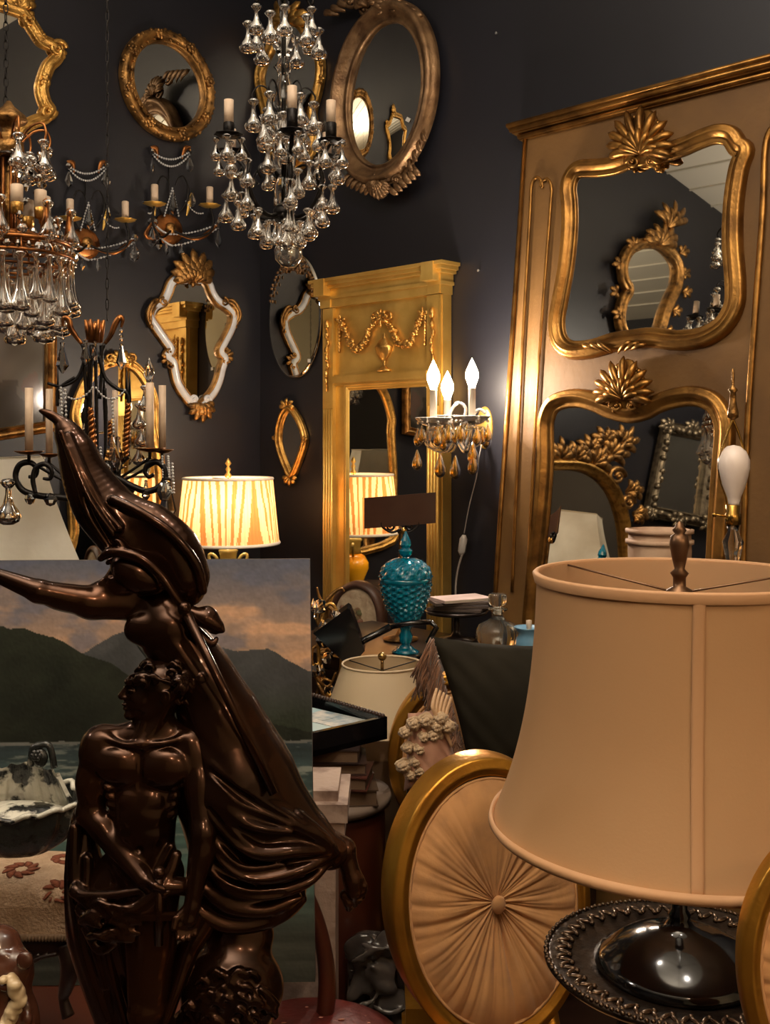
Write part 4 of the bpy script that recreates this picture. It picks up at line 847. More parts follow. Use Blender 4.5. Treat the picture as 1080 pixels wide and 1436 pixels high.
    for p, w in (([(106,1160,4), (108,1240,14), (120,1330,8), (150,1430,-6)], 8), ([(126,1200,12), (130,1280,20), (150,1380,4)], 7), ([(150,1290,22), (160,1360,10), (178,1440,0)], 8)): S.line(p, w, 6)
    for p, w in (([(114,1238,26), (158,1258,44), (204,1250,52), (234,1228,56)], 10), ([(122,1262,28), (156,1290,42), (192,1274,50), (228,1238,54)], 9), ([(130,1286,30), (152,1312,40), (182,1292,46)], 8), ([(236,1222,50), (248,1204,44), (254,1186,36)], 8), ([(125,1240,36), (165,1236,46), (210,1228,50)], 6), ([(158,1306,40), (176,1296,46), (196,1282,48)], 4), ([(240,1222,50), (262,1226,40), (280,1236,26)], 12)): S.line(p, w, 6)
    rr = random.Random(9)
    for i in range(26): x, y = rr.uniform(125, 215), rr.uniform(1248, 1300); S.line([(x, y, 50-abs(x-190)*.12), (x+10, y-6, 58-abs(x-190)*.12), (x+22, y-2, 54)], 4, 4, n=2)
    S.build(c, 'loincloth', m, r)
    b = MB(); b.tube([c.p(236,1296,62), c.p(236,1205,60)], 6*c.k, 10); b.ball(c.p(236,1200,60), 9*c.k, 10, 8); b.box(c.p(212,1262,66), c.p(262,1254,54)); b.obj('sword_hilt', m, r)
    # ---- woman: body, arm, head
    S = Sculpt((-70, 770, -130), (520, 1340, 60), 2)
    B = -38
    S.ell((222,870,B), (44,44,34), 14); S.cap((228,890,B), (272,960,B), 48, 42, 16); S.cap((272,960,B), (318,1050,B-4), 44, 58, 16); S.ell((196,884,B+30), (24,22,16), 8); S.ell((238,884,B+32), (24,22,16), 8)
    S.cap((206,858,B), (182,826,B+8), 18, 16, 10); S.ell((172,810,B+14), (25,29,25), 8); S.ell((160,818,B+20), (17,20,17), 6); S.cap((150,808,B+22), (141,818,B+24), 3.5, 5, 4); S.ell((150,828,B+22), (7,4,8), 3); S.ell((154,838,B+20), (8,7,8), 4); S.ell((155,806,B+34), (7,4,4), 2, sub=True)
    S.cap((200,852,B), (122,848,B+20), 25, 23, 10); S.cap((126,848,B+20), (55,829,B+40), 22, 16, 8); S.ell((95,842,B+26), (36,17,17), 8); S.cap((55,829,B+40), (-12,801,B+48), 16, 9, 6); S.ell((138,838,B+14), (20,22,18), 8)
    hand(S, (-12,801,B+48), (-1,-.35,0), (0,-1,.3), 1.1, .3)
    rr = random.Random(2)
    for i in range(40): a = rr.uniform(-.6, 2.5); x, y, z = 178+30*math.cos(a), 806-28*math.sin(a), B+14+rr.uniform(-18, 22); S.line([(x-6, y+3, z), (x+2, y-2, z+3), (x+9, y+5, z)], 4, 3, n=2)
    S.cap((312,1050,B), (330,1100,B), 62, 74, 20); S.cap((330,1110,B), (405,1190,B), 80, 56, 24); S.cap((400,1190,B), (462,1208,B), 54, 26, 16); S.cap((320,1140,B), (330,1240,B), 76, 62, 24); S.cap((300,1250,B), (385,1262,B), 46, 42, 20); S.cap((262,940,B), (300,1010,B), 44, 54, 18)
    folds = [([(262,925,0), (300,985,6), (340,1040,2), (372,1088,-8)], 9), ([(270,990,8), (310,1050,18), (350,1090,14), (392,1130,4)], 9), ([(282,1040,16), (318,1085,34), (370,1120,32), (430,1160,14), (464,1192,-6)], 10), ([(290,1085,24), (318,1140,42), (362,1180,42), (420,1186,24), (462,1196,0)], 10), ([(288,1135,26), (318,1190,42), (365,1215,42), (425,1212,24), (464,1204,-4)], 9), ([(282,1190,24), (320,1228,34), (370,1242,32), (430,1234,14), (460,1216,-8)], 9), ([(276,1230,18), (320,1262,22), (370,1272,16), (420,1262,-2)], 10), ([(270,1270,12), (320,1298,6), (380,1296,-10), (424,1272,-20)], 11), ([(300,1100,34), (350,1140,46), (410,1158,30)], 6), ([(310,1000,16), (345,1045,14), (378,1085,0)], 6), ([(244,900,8), (280,950,10), (310,990,10)], 7), ([(298,1160,36), (340,1200,46), (400,1202,34)], 5), ([(420,1140,10), (452,1172,4), (470,1200,-8)], 8)]
    for p, w in folds: S.line([(x, y, z-4) for x, y, z in p], [w*.5, w, w, w*.4], 9)
    for p, w in (([(300,1070,34), (350,1106,42), (410,1142,28)], 6), ([(300,1120,42), (345,1165,52), (405,1175,38)], 6), ([(300,1170,42), (350,1205,50), (420,1202,30)], 5), ([(290,1215,34), (345,1238,42), (400,1242,28)], 5)): S.line(p, [w*.4, w, w*.4], 6, sub=True)
    S.build(c, 'winged_woman', m, r)
    # foot
    S = Sculpt((445, 1175, -100), (530, 1310, 10), 1.4); z = -44
    S.cap((455,1196,z), (482,1206,z), 20, 15, 8); S.ell((478,1210,z-4), (14,18,14), 6); S.cap((482,1212,z), (494,1250,z+4), 15, 13, 8); S.cap((494,1250,z+4), (496,1266,z+4), 14, 14, 6)
    for i, (x, y, w) in enumerate(((510,1262,5.0), (507,1271,5), (502,1277,5), (496,1282,5.4), (487,1286,7.5))): S.cap((x-5, y-14, z+5), (x, y-4, z+6), w, w, 3); S.cap((x, y-4, z+6), (x+1, y+4, z+3), w*.95, w*.85, 2)
    S.build(c, 'foot', m, r)
    # ---- wing and fluttering veil
    S = Sculpt((30, 555, -110), (330, 900, 60), 2); B = -34
    S.line([(46,575,B), (60,581,B), (76,592,B), (84,606,B)], [3,7,8,14], 6); S.line([(84,606,B), (98,634,B), (112,672,B), (136,712,B), (172,752,B), (205,790,B)], [15,27,34,42,44,40], 14)
    S.line([(165,716,B+4), (205,738,B+8), (240,772,B+10), (256,812,B+8), (262,838,B+4)], [20,32,36,34,16], 14); S.ell((215,790,B), (66,40,28), 12, rot=.6)
    for p, w in (([(92,612,-12), (118,662,2), (146,712,6), (170,740,10)], 6), ([(84,606,-6), (108,664,6), (126,720,10), (158,770,12)], 4), ([(160,700,6), (200,718,14), (244,748,14), (276,790,8), (284,828,0)], 7), ([(96,630,-2), (130,700,14), (176,764,18)], 4)): S.line(p, w, 5)
    S.line([(144,782,10), (162,772,18), (196,778,22), (226,800,22), (250,834,20), (268,862,12)], [5,7,7,6,6,5], 4); S.line([(168,750,18), (205,752,24), (240,790,26), (262,832,20)], [3,6,6,3], 6, sub=True)
    S.ell((192,806,-6), (42,26,26), 8, rot=.5)
    S.build(c, 'wing', m, r)
    # staff with ribbon
    b = MB(); b.tube([c.p(262,850,20), c.p(388,1100,40)], 6.5*c.k, 12); b.ball(c.p(262,850,20), 10*c.k, 10, 8); b.obj('staff', m, r)
    S = Sculpt((240, 830, -60), (340, 930, 50), 1.6); S.line([(270,862,0), (290,868,4), (306,878,2)], [12,12,8], 6); S.line([(300,862,0), (312,884,0)], [5,4], 4); S.line([(276,888,0), (296,902,2), (304,896,0)], [9,6,3], 5); S.line([(290,862,-4), (300,880,-2)], [12,9], 8); S.build(c, 'ribbon_end', m, r)
    # ---- rock with lion mane, other foot
    S = Sculpt((110, 1280, -110), (430, 1600, 70), 2.4)
    S.ell((322,1395,-20), (74,66,50), 20); S.ell((300,1500,-20), (100,80,56), 24); S.cap((170,1560,-30), (350,1560,-30), 50, 54, 20); S.ell((330,1330,-40), (50,40,34), 16)
    rr = random.Random(5)
    for i in range(60):
        a = rr.uniform(0, 6.28); x, y = 322+rr.uniform(15, 62)*math.cos(a), 1400+rr.uniform(15, 60)*math.sin(a); z = -20+50*math.sqrt(max(.02, 1-((x-322)/76)**2-((y-1395)/68)**2)); S.line([(x-9, y+5, z), (x, y-3, z+3), (x+9, y+6, z+1), (x+6, y+12, z)], [3,4.5,3.5,2], 4, n=2)
    for i in range(30): x, y = rr.uniform(210, 390), rr.uniform(1460, 1590); S.ell((x, y, 22), (rr.uniform(12, 26), rr.uniform(8, 18), 12), 6)
    S.cap((262,1330,0), (240,1410,24), 15, 9, 6); S.line([(264,1340,14), (252,1378,26), (240,1412,34)], [9,8,6], 5); S.line([(290,1290,-4), (272,1320,6), (262,1345,10)], [18,14,10], 8)
    S.cap((110,1596,-30), (400,1596,-30), 20, 20, 10)
    S.build(c, 'rock_base', m, r)
    b = MB(); b.box(c.p(96, 1640, 62), c.p(430, 1585, -112)); b.obj('plinth', m, r); return c
ST = statue()
# ---------------------------------------------------------------- helper: lathe thing
def px_box(mb, x0, y0, x1, y1, z, dep, rot=0):
    a, b = P(x0, y0, z), P(x1, y1, z); mb.box((a.x, a.y, b.z), (b.x, a.y+dep, a.z), Matrix.Rotation(rot, 3, 'Z') if rot else None)
def ground(name, label, cat, x, y, z=0, rz=0, group=None):
    return thing(name, label, cat, group, Matrix.Translation((x, y, z)) @ Matrix.Rotation(rz, 4, 'Z'))
def legs_table(r, x0, y0, x1, y1, top, th, m, leg=.025, H=None, apron=.06):
    b = MB(); b.box((x0, y0, top-th), (x1, y1, top)); b.obj('table_top', m, r)
    if apron: b = MB(); b.box((x0+.02, y0+.02, top-th-apron), (x1-.02, y1-.02, top-th)); b.obj('apron', m, r)
    for x in (x0+leg+.01, x1-leg-.01):
        for y in (y0+leg+.01, y1-leg-.01):
            b = MB(); b.lathe([(leg*.6, 0), (leg*.8, .03), (leg*.7, top*.5), (leg, top-th-apron), (0, top-th-apron)], (x, y, 0), 10); b.obj('leg', m, r)
# plinth table under the statue
r = ground('plinth_table', 'dark wooden stand hidden under the bronze statue', 'table', -.21, 1.15); z0 = P(0, 1640, 1.15).z
b = MB(); b.box((-.19, -.075, z0-.03), (.19, .12, z0)); b.obj('table_top', G['wood'], r)
b = MB(); b.lathe([(.05, z0-.03), (.04, z0-.2), (.06, z0*.4), (.05, .1), (.09, .05), (.1, 0)][::-1], n=16); b.obj('column', G['wood'], r)
# ---------------------------------------------------------------- low table, painting
r = ground('low_table', 'dark red-brown wooden table behind the statue, carrying the seascape and stool', 'table', 0, 0)
TT = .597
legs_table(r, -1.05, 1.36, -.3, 2.02, TT, .035, G['redwood'])
PF = Frame(P(220, 1370, 1.80), (1, .02, 0), Vector((0, .06, 1)))
def painting():
    c = PCtx(PF, 220, 1370); r = c.root('seascape_painting', 'unframed canvas of dark mountains above a rough bay, behind the bronze statue', 'painting')
    n, m = 420, 380; A, B, C, D = c.p(-60, 786), c.p(435, 783), c.p(443, 1369), c.p(-60, 1376)
    rr = np.random.RandomState(3)
    def vnoise(x, y, seed):
        g = np.random.RandomState(seed).rand(64, 64); xi, yi = np.floor(x).astype(int), np.floor(y).astype(int); fx, fy = x-xi, y-yi; fx = fx*fx*(3-2*fx); fy = fy*fy*(3-2*fy)
        q = lambda i, j: g[(yi+j) % 64, (xi+i) % 64]; return (q(0,0)*(1-fx)+q(1,0)*fx)*(1-fy)+(q(0,1)*(1-fx)+q(1,1)*fx)*fy
    def fbm(x, y, seed): return sum(vnoise(x*2**i, y*2**i, seed+i)*.5**(i+1) for i in range(5))
    u, v = np.meshgrid(np.linspace(0, 1, n+1), np.linspace(0, 1, m+1)); X = -60+500*u; Y = 785+588*v
    t = np.clip((Y-785)/150, 0, 1)[..., None]; sky = np.array([88, 92, 106])*(1-t)+np.array([182, 146, 118])*t
    cl = np.clip((fbm(X/80, Y/26, 1)-.44)*6, 0, 1)[..., None]*np.clip((Y-800)/50, 0, 1)[..., None]; sky = sky*(1-cl*.8)+np.array([200, 158, 126])*cl*.8; bl = np.clip((fbm(X/60+9, Y/30, 4)-.5)*7, 0, 1)[..., None]; sky = sky*(1-bl*.55)+np.array([86, 92, 112])*bl*.55; sky = sky*(.9+.2*fbm(X/8, Y/5, 61)[..., None])
    ridge1 = np.interp(X, [-60,0,50,90,125,160,200,300,350,400,440], [862,876,884,897,918,930,960,1000,1010,1020,1030])+6*(fbm(X/20, Y*0, 5)-.5)
    ridge2 = np.interp(X, [-60,100,135,165,200,260,310,345,380,410,440], [980,930,908,890,878,888,910,915,912,930,945])+6*(fbm(X/16, Y*0, 8)-.5)
    f = fbm(X/30, Y/18+X/60, 11)[..., None]; m2 = np.array([66, 68, 70])*(.8+.4*f)+np.clip((Y-960)/60, 0, 1)[..., None]*np.array([-8, -2, -16]); m1 = np.array([36, 40, 32])*(.75+.6*f)
    col = np.where((Y > ridge2)[..., None], m2, sky); col = np.where((Y > ridge1)[..., None], m1, col)
    w = fbm(X/70+3, Y/9, 21); w2 = fbm(X/30, Y/5, 31); d = np.clip((Y-1040)/120, 0, 1)[..., None]
    sea = np.array([54, 66, 70])*(1-d)+np.array([78, 104, 98])*d; sea = sea*(.7+.7*w[..., None]); deep = np.clip((Y-1230)/80, 0, 1)[..., None]; sea = sea*(1-deep)+np.array([64, 66, 58])*(.6+.8*w[..., None])*deep
    foam = np.clip((w2-.56)*9, 0, 1)[..., None]*np.clip(1-abs(Y-1120)/130, 0, 1)[..., None]; sea = sea*(1-foam)+np.array([176, 180, 168])*foam
    shore = 1040+5*fbm(X/30, Y*0, 41); col = np.where((Y > shore)[..., None], sea, col); col = np.where((abs(Y-shore) < 2)[..., None], np.array([120, 122, 118]), col)
    L = np.array([[*((A*(1-a)+B*a)*(1-b_)+(D*(1-a)+C*a)*b_)] for b_ in np.linspace(0, 1, m+1) for a in np.linspace(0, 1, n+1)]); L[:, 1] = -.0215+.0006*fbm(X/3, Y/3, 50).ravel()
    cc = np.clip(col/255*(1.12-.2*np.clip((Y-900)/100, 0, 1)[..., None]), 0, 1).reshape(-1, 3); rgb = np.where(cc < .04045, cc/12.92, ((cc+.055)/1.055)**2.4)
    me = bpy.data.meshes.new('painted_face'); me.from_pydata(L.tolist(), [], [(j*(n+1)+i, j*(n+1)+i+1, (j+1)*(n+1)+i+1, (j+1)*(n+1)+i) for j in range(m) for i in range(n)]); me.flip_normals(); paint(me, rgb, r, 'painted_face', .42)
    b = MB(); b.slab([A, B, C, D], -.021, 0); b.obj('canvas', mat('canvas_edge', (60, 50, 42), .8), r)
painting()
# ---------------------------------------------------------------- stool with needlepoint seat, on the low table
def stool():
    c = ZCtx(20, 1400, 1.5); r = c.root('needlepoint_stool', 'carved wooden stool with cream needlepoint seat of rust-red motifs, lower left', 'stool'); k = c.k
    seat = mat('needlepoint', (196, 166, 136), .95, 0, (178, 148, 118), 60, bump=.5, bscale=260); rust = mat('rust_motif', (128, 70, 46), .95, bump=.4, bscale=200)
    n, m = 60, 40; vs = []; W_, Dp = 100, 150
    def H(x, y): ex = 1-abs(x)**4; ey = 1-abs(y)**4; return 34*(max(0, ex)*max(0, ey))**.5
    for j in range(m+1):
        for i in range(n+1): x, y = -1+2*i/n, -1+2*j/m; vs.append(tuple(c.p(x*W_+10, 1262-H(x, y), -y*Dp*.5-50)))
    b = MB(); b.add(vs, [(j*(n+1)+i, j*(n+1)+i+1, (j+1)*(n+1)+i+1, (j+1)*(n+1)+i) for j in range(m) for i in range(n)]); b.box(c.p(-90, 1300, 25), c.p(110, 1262, -125)); b.obj('seat_cushion', seat, r)
    def on(x, y): return c.p(x*W_+10, 1262-H(x, y)-.6, -y*Dp*.5-50)
    mo = MB()
    for cx_, cy_, s in ((.12,-.35,1.0), (.75,-.9,.8), (-.55,-.6,.8), (.6,.2,.7)):
        for q in range(9):
            a = 2*PI*q/9; pts = [on(max(-.97, min(.97, cx_+s*.26*t*math.cos(a+.9*t))), max(-.97, min(.97, cy_+s*.34*t*math.sin(a+.9*t)))) for t in [j/6 for j in range(2, 7)]]
            mo.tube(pts, [2*k, 6*k, 7*k, 5*k, 1.5*k], 5, flat=.25, up=(0, 0, 1))
    mo.obj('woven_motif', rust, r, kind='stuff')
    t = MB(); t.tube([c.p(-90, 1302, 27), c.p(110, 1302, 27), c.p(110, 1302, -125)], 4.5*k, 8)
    for i in range(44): t.ball(c.p(-88+i*4.5, 1302, 30), (2.4*k, 2.5*k, 5*k), 6, 4)
    t.obj('braid_trim', mat('braid', (120, 96, 72), .8), r, kind='stuff')
    b = MB(); b.box(c.p(-90, 1330, 22), c.p(108, 1303, -122)); b.obj('seat_rail', G['wood'], r)
    for s, x in ((1, 96), (-1, -78)):
        for cc in (10, -112):
            b = MB(); b.tube(crom([c.p(x, 1318, cc), c.p(x+s*8, 1345, cc+6), c.p(x, 1380, cc+2), c.p(x-s*4, 1395, cc), c.p(x+s*4, 1418, cc+4)], 5), [16*k, 14*k, 10*k, 7*k, 9*k], 10); b.obj('leg', G['wood'], r)
    for q in range(4):
        b = MB(); b.tube(crom([c.p(88-q*12, 1325, 26), c.p(60-q*8, 1332+q*6, 28), c.p(36-q*4, 1352+q*5, 27), c.p(20, 1372+q*2, 24)], 5), 3*k, 7); b.obj('carved_scroll', G['wood'], r)
    # lower it so that the legs stand on the table
    return r, c
r_, c_ = stool()
# ---------------------------------------------------------------- fluted crackle-glazed shell dish standing on the stool
def shell_dish():
    c = ZCtx(30, 1215, 1.42); r = c.root('shell_basket', 'black and white crackle-glazed shell dish with ruffled rim on the stool', 'dish'); k = c.k
    gl = mat('crackle_glaze', (205, 202, 188), .2, 0, (22, 24, 24), 30, .5, .56, bump=.5, bscale=70, coat=.6, detail=8); dk = mat('dark_crackle', (44, 46, 44), .25, 0, (140, 136, 124), 26, .56, .62, bump=.5, bscale=60, coat=.5, detail=8)
    n, m = 120, 18
    def ring(a, t): w = 1+.05*math.cos(a*15)*t; return w
    def pt(a, q, y, o): return c.p(20+95*q*math.cos(a)*ring(a, q), y, 48*q*math.sin(a)*ring(a, q)-8)
    vs = []
    for j in range(m+1):
        t = j/m; q = .35+.65*math.sin(t*PI/2)
        for i in range(n): a = 2*PI*i/n; vs.append(pt(a, q, 1200-62*t**1.5-(0 if t < .9 else 3*math.cos(a*15))+22*max(0, -math.sin(a))*t*-1.0+(-14*t*max(0,math.cos(a))), 0))
    b = MB(); b.add(vs, [(j*n+i, j*n+(i+1) % n, (j+1)*n+(i+1) % n, (j+1)*n+i) for j in range(m) for i in range(n)]+[tuple(range(n))]); b.obj('bowl', dk, r)
    bk = MB(); vs = []; n2, m2 = 90, 12                                          # tall fluted inner shell back
    for j in range(m2+1):
        t = j/m2
        for i in range(n2+1): a = -.15+(PI+.3)*i/n2; q = .93-.3*t+.03*math.cos(a*34); vs.append(c.p(20+95*q*math.cos(a), 1150-(70-12*abs(math.cos(a)))*t-2*math.cos(a*17)*t, -8-44*q*math.sin(a)))
    bk.add(vs, [(j*(n2+1)+i, j*(n2+1)+i+1, (j+1)*(n2+1)+i+1, (j+1)*(n2+1)+i) for j in range(m2) for i in range(n2)]); bk.obj('fluted_back', gl, r)
    inn = MB(); inn.ball(c.p(20, 1150, -8), (84*k, 40*k, 22*k), 32, 10); inn.obj('white_filling', gl, r)
    t = MB(); t.tube([vs_ for vs_ in [pt(2*PI*i/120, 1.0, 1138-3*math.cos(2*PI*i/120*15)-14*max(0, math.cos(2*PI*i/120))+(-22*max(0, -math.sin(2*PI*i/120))), 0) for i in range(120)]], 4*k, 7, closed=True); t.obj('ruffled_rim', gl, r)
    for q in range(9): a = .3+q*.09; 
    h = MB(); h.tube(crom([c.p(36, 1080, -20), c.p(40, 1056, -18), c.p(50, 1050, -18), c.p(64, 1052, -18), c.p(70, 1082, -20)], 5), 5*k, 8); h.ball(c.p(50, 1068, -18), (12*k, 6*k, 14*k), 12, 8); flower(h, c, 48, 1062, 9, -8); h.obj('crest_handle', dk, r)
shell_dish()
# ---------------------------------------------------------------- coral-like figure at the lower left corner
def figurine():
    c = ZCtx(10, 1480, 1.02); r = c.root('ceramic_figurine', 'brown glazed ceramic figure with cream ruffles, cut by the lower left corner', 'figurine')
    S = Sculpt((-80, 1300, -70), (90, 1500, 70), 2.2); S.ell((5,1365,0), (42,42,36), 14); S.ell((-10,1325,-10), (34,22,28), 12); S.ell((5,1440,0), (50,70,40), 14); S.ell((30,1350,10), (18,22,18), 8)
    rr = random.Random(1)
    for i in range(30): S.ell((rr.uniform(-45, 50), rr.uniform(1330, 1480), rr.uniform(10, 40)), (rr.uniform(6, 13), rr.uniform(6, 14), 7), 4)
    S.build(c, 'brown_body', mat('brown_glaze', (88, 50, 34), .25, 0, (60, 34, 24), 20, coat=.5), r)
    S = Sculpt((-80, 1330, -20), (100, 1500, 80), 2)
    for i in range(46):
        t = i/45; x = 24+10*math.sin(t*9)+22*t+rr.uniform(-4, 4); y = 1352+125*t; S.ell((x, y, 44-10*abs(math.sin(i))), (rr.uniform(6, 11), rr.uniform(5, 10), 8), 3)
        x2 = 2-8*t+10*math.sin(i*1.7); 
        if t > .45: S.ell((x2, y+6, 46), (rr.uniform(7, 12), rr.uniform(6, 10), 8), 3)
    for i in range(90): S.ell((rr.uniform(-20, 66), rr.uniform(1350, 1490), rr.uniform(48, 62)), (2.6, 2.6, 5), 2, sub=True)
    S.build(c, 'cream_ruffle', mat('cream_glaze', (206, 186, 150), .35, 0, (170, 146, 112), 30, coat=.3), r)
    t0 = P(0, 1498, 1.02).z; r = ground('small_stand', 'small round stand under the ceramic figure at the corner', 'stand', -.37, .98)
    b = MB(); b.lathe([(0, t0-.02), (.07, t0-.02), (.072, t0), (0, t0)], n=24); b.obj('table_top', G['wood'], r); b = MB(); b.lathe([(.06, 0), (.055, .03), (.02, .08), (.02, t0-.02), (0, t0-.02)], n=14); b.obj('column', G['wood'], r)
figurine()
# ---------------------------------------------------------------- square white lampshade on a lamp, behind
def square_shade_lamp():
    c = ZCtx(20, 720, 2.95, rot=.35); r = c.root('table_lamp', 'unlit lamp with big off-white square fabric shade behind the statue', 'lamp'); k = c.k
    sh = cloth_light('crinkled_cream_cloth', (244, 238, 222), .25, .85, col2=(206, 194, 172), nscale=5, bump=.5, bscale=9)
    b = MB(); n = 14; vs = []
    T, B_ = 44, 92
    for (h, y) in [(T+(B_-T)*(t/n)**1.25, 642+148*t/n) for t in range(n+1)]:
        for (x, q) in ((-1, 1), (1, 1), (1, -1), (-1, -1)): vs.append(c.p(14+x*h, y, q*h))
    b.add(vs, [(j*4+i, (j+1)*4+i, (j+1)*4+(i+1) % 4, j*4+(i+1) % 4) for j in range(n) for i in range(4)], False); b.obj('lamp_shade', sh, r)
    b = MB(); b.tube([c.p(14+x*B_, 790, q*B_) for x, q in ((-1, 1), (1, 1), (1, -1), (-1, -1))], 2.4*k, 6, closed=True); b.mark(); b.tube([c.p(14+x*T, 642, q*T) for x, q in ((-1, 1), (1, 1), (1, -1), (-1, -1))], 2*k, 6, closed=True); b.obj('shade_trim', mat('cream_braid', (200, 186, 160), .8), r)
    zb = (1.5-.8)/k-100
    b = MB(); H = c.F.O.z-.86; b.lathe([(.07, -H), (.075, -H+.02), (.03, -H+.05), (.05, -H+.14), (.06, -H+.2), (.02, -H+.3), (.008, -H+.34), (.008, .12)], n=18); b.obj('lamp_base', G['gold_dark'], r)
    for s in (-1, 1): b = MB(); b.tube([c.p(14-44*s, 642, -44), c.p(14+44*s, 642, 44)], .9*k, 5); b.obj('shade_spider', G['iron'], r)
    r = ground('side_cabinet', 'dark wooden cabinet behind the painting, carrying the square-shaded lamp', 'cabinet', -1.02, 2.95, rz=.78)
    b = MB(); b.box((-.2, -.2, .06), (.2, .2, .83)); b.obj('body', G['wood'], r); b = MB(); b.box((-.22, -.22, .83), (.22, .22, .86)); b.obj('cabinet_top', G['wood'], r); b = MB(); b.box((-.18, -.213, .1), (.18, -.2, .8)); o = b.obj('door', G['wood'], r); b = MB(); b.ball((.14, -.225, .5), .014); b.obj('knob', G['gold'], o)
    for x in (-.17, .17):
        for y in (-.17, .17): b = MB(); b.box((x-.02, y-.02, 0), (x+.02, y+.02, .06)); b.obj('leg', G['wood'], r)
square_shade_lamp()
# ---------------------------------------------------------------- lit drum lamp
def drum_lamp():
    z = 4.12; c = ZCtx(320, 720, z); r = c.root('table_lamp', 'lit lamp with pleated cream drum shade in the corner of the room', 'lamp'); k = c.k
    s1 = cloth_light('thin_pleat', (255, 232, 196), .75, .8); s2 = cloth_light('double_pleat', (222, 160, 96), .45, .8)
    n, m = 480, 14; rt, rb = 62*k, 71*k; yt, yb = 671, 761; rr = random.Random(3); kt = sorted(rr.uniform(0, 2*PI) for _ in range(46)); b = MB(); vs = []
    for j in range(m+1):
        t = j/m; 
        for i in range(n): a = 2*PI*i/n; R = (rt+(rb-rt)*t)*(1+.01*math.sin(a*80)); vs.append(Vector((R*math.cos(a), R*math.sin(a), (720-(yt+(yb-yt)*t))*k)))
    b.v = [tuple(v) for v in vs]
    for j in range(m):
        for i in range(n):
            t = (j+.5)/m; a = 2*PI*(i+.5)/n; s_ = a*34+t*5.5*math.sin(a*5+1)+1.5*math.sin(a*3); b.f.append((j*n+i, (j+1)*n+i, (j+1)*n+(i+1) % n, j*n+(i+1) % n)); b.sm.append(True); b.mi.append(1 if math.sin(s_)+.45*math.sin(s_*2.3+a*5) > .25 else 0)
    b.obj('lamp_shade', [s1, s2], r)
    tr = mat('cream_trim', (238, 226, 206), .7)
    for R, y, w in ((rt, yt, 2.2), (rb, yb, 2.6)): b = MB(); b.tube([Vector((R*math.cos(2*PI*i/64), R*math.sin(2*PI*i/64), (720-y)*k)) for i in range(64)], w*k, 6, closed=True); b.obj('shade_trim', tr, r)
    bb = MB(); bb.lathe([(7*k, -50*k), (10*k, -44*k), (10*k, -40*k), (6*k, -36*k), (3*k, -30*k), (3*k, -20*k), (0, -20*k)], n=14); bb.obj('lamp_neck', G['gold_yel'], r)
    v = MB(); zb = (P(0, 0, 1).z, .88)[1]-c.F.O.z; zt = -50*k
    v.lathe([(13*k, zb), (15*k, zb+4*k), (18*k, zb+14*k), (24*k, zb+28*k), (24*k, zb+38*k), (18*k, zb+48*k), (12*k, zb+52*k)], n=24); v.obj('yellow_vase', mat('yellow_glaze', (240, 172, 30), .2, coat=.5), r)
    v = MB(); v.lathe([(12*k, zb+52*k), (11*k, zb+58*k), (12*k, zb+70*k), (14*k, zt-2*k), (10*k, zt+2*k), (6*k, zt+3*k)], n=24, wave=lambda a, q, zz: 1+.03*math.cos(12*a)); v.obj('green_neck', mat('celadon', (176, 176, 120), .25, coat=.5), r)
    for s in (-1, 1): v = MB(); v.tube([Vector((s*(13*k+7*k*(1-math.cos(q))), 0, zb+60*k+9*k*math.sin(q-.6))) for q in [i*.45 for i in range(13)]], 2.4*k, 7); v.obj('handle', mat('celadon_handle', (176, 176, 120), .25, coat=.5), r)
    f = MB(); f.lathe([(4*k, 50*k), (5*k, 54*k), (2*k, 58*k), (4*k, 62*k), (1.5*k, 66*k), (4.5*k, 70*k), (2*k, 75*k), (0, 78*k)], n=10); f.tube([(0, 0, -30*k), (0, 0, 52*k)], 1.2*k, 6); f.obj('finial', G['gold_yel'], r)
    f = MB(); 
    for q in range(3): a = 2*PI*q/3; f.tube([(0, 0, 48*k), (rt*math.cos(a), rt*math.sin(a), 48*k)], .8*k, 5)
    f.obj('shade_spider', G['iron'], r)
    bu = MB(); bu.ball((0, 0, 2*k), (12*k, 12*k, 16*k), 14, 10); bu.obj('light_bulb', mat('lit_bulb', (255, 230, 190), .4, emit=(255, 200, 130), es=14), r)
    light('POINT', c.F.O+Vector((0, -.07, .05)), 1.9, (1, .66, .36), .03, name='bulb_light'); light('POINT', c.F.O+Vector((0, .07, .05)), 1.9, (1, .66, .36), .03, name='bulb_light')
    t = ground('corner_table', 'round dark table in the corner under the lit drum lamp', 'table', c.F.O.x, z)
    q = MB(); q.lathe([(0, .85), (.25, .85), (.255, .865), (.25, .88), (0, .88)], n=36); q.obj('table_top', G['wood'], t); q = MB(); q.lathe([(.16, 0), (.15, .03), (.04, .08), (.035, .4), (.05, .6), (.03, .85)], n=16); q.obj('column', G['wood'], t)
drum_lamp()
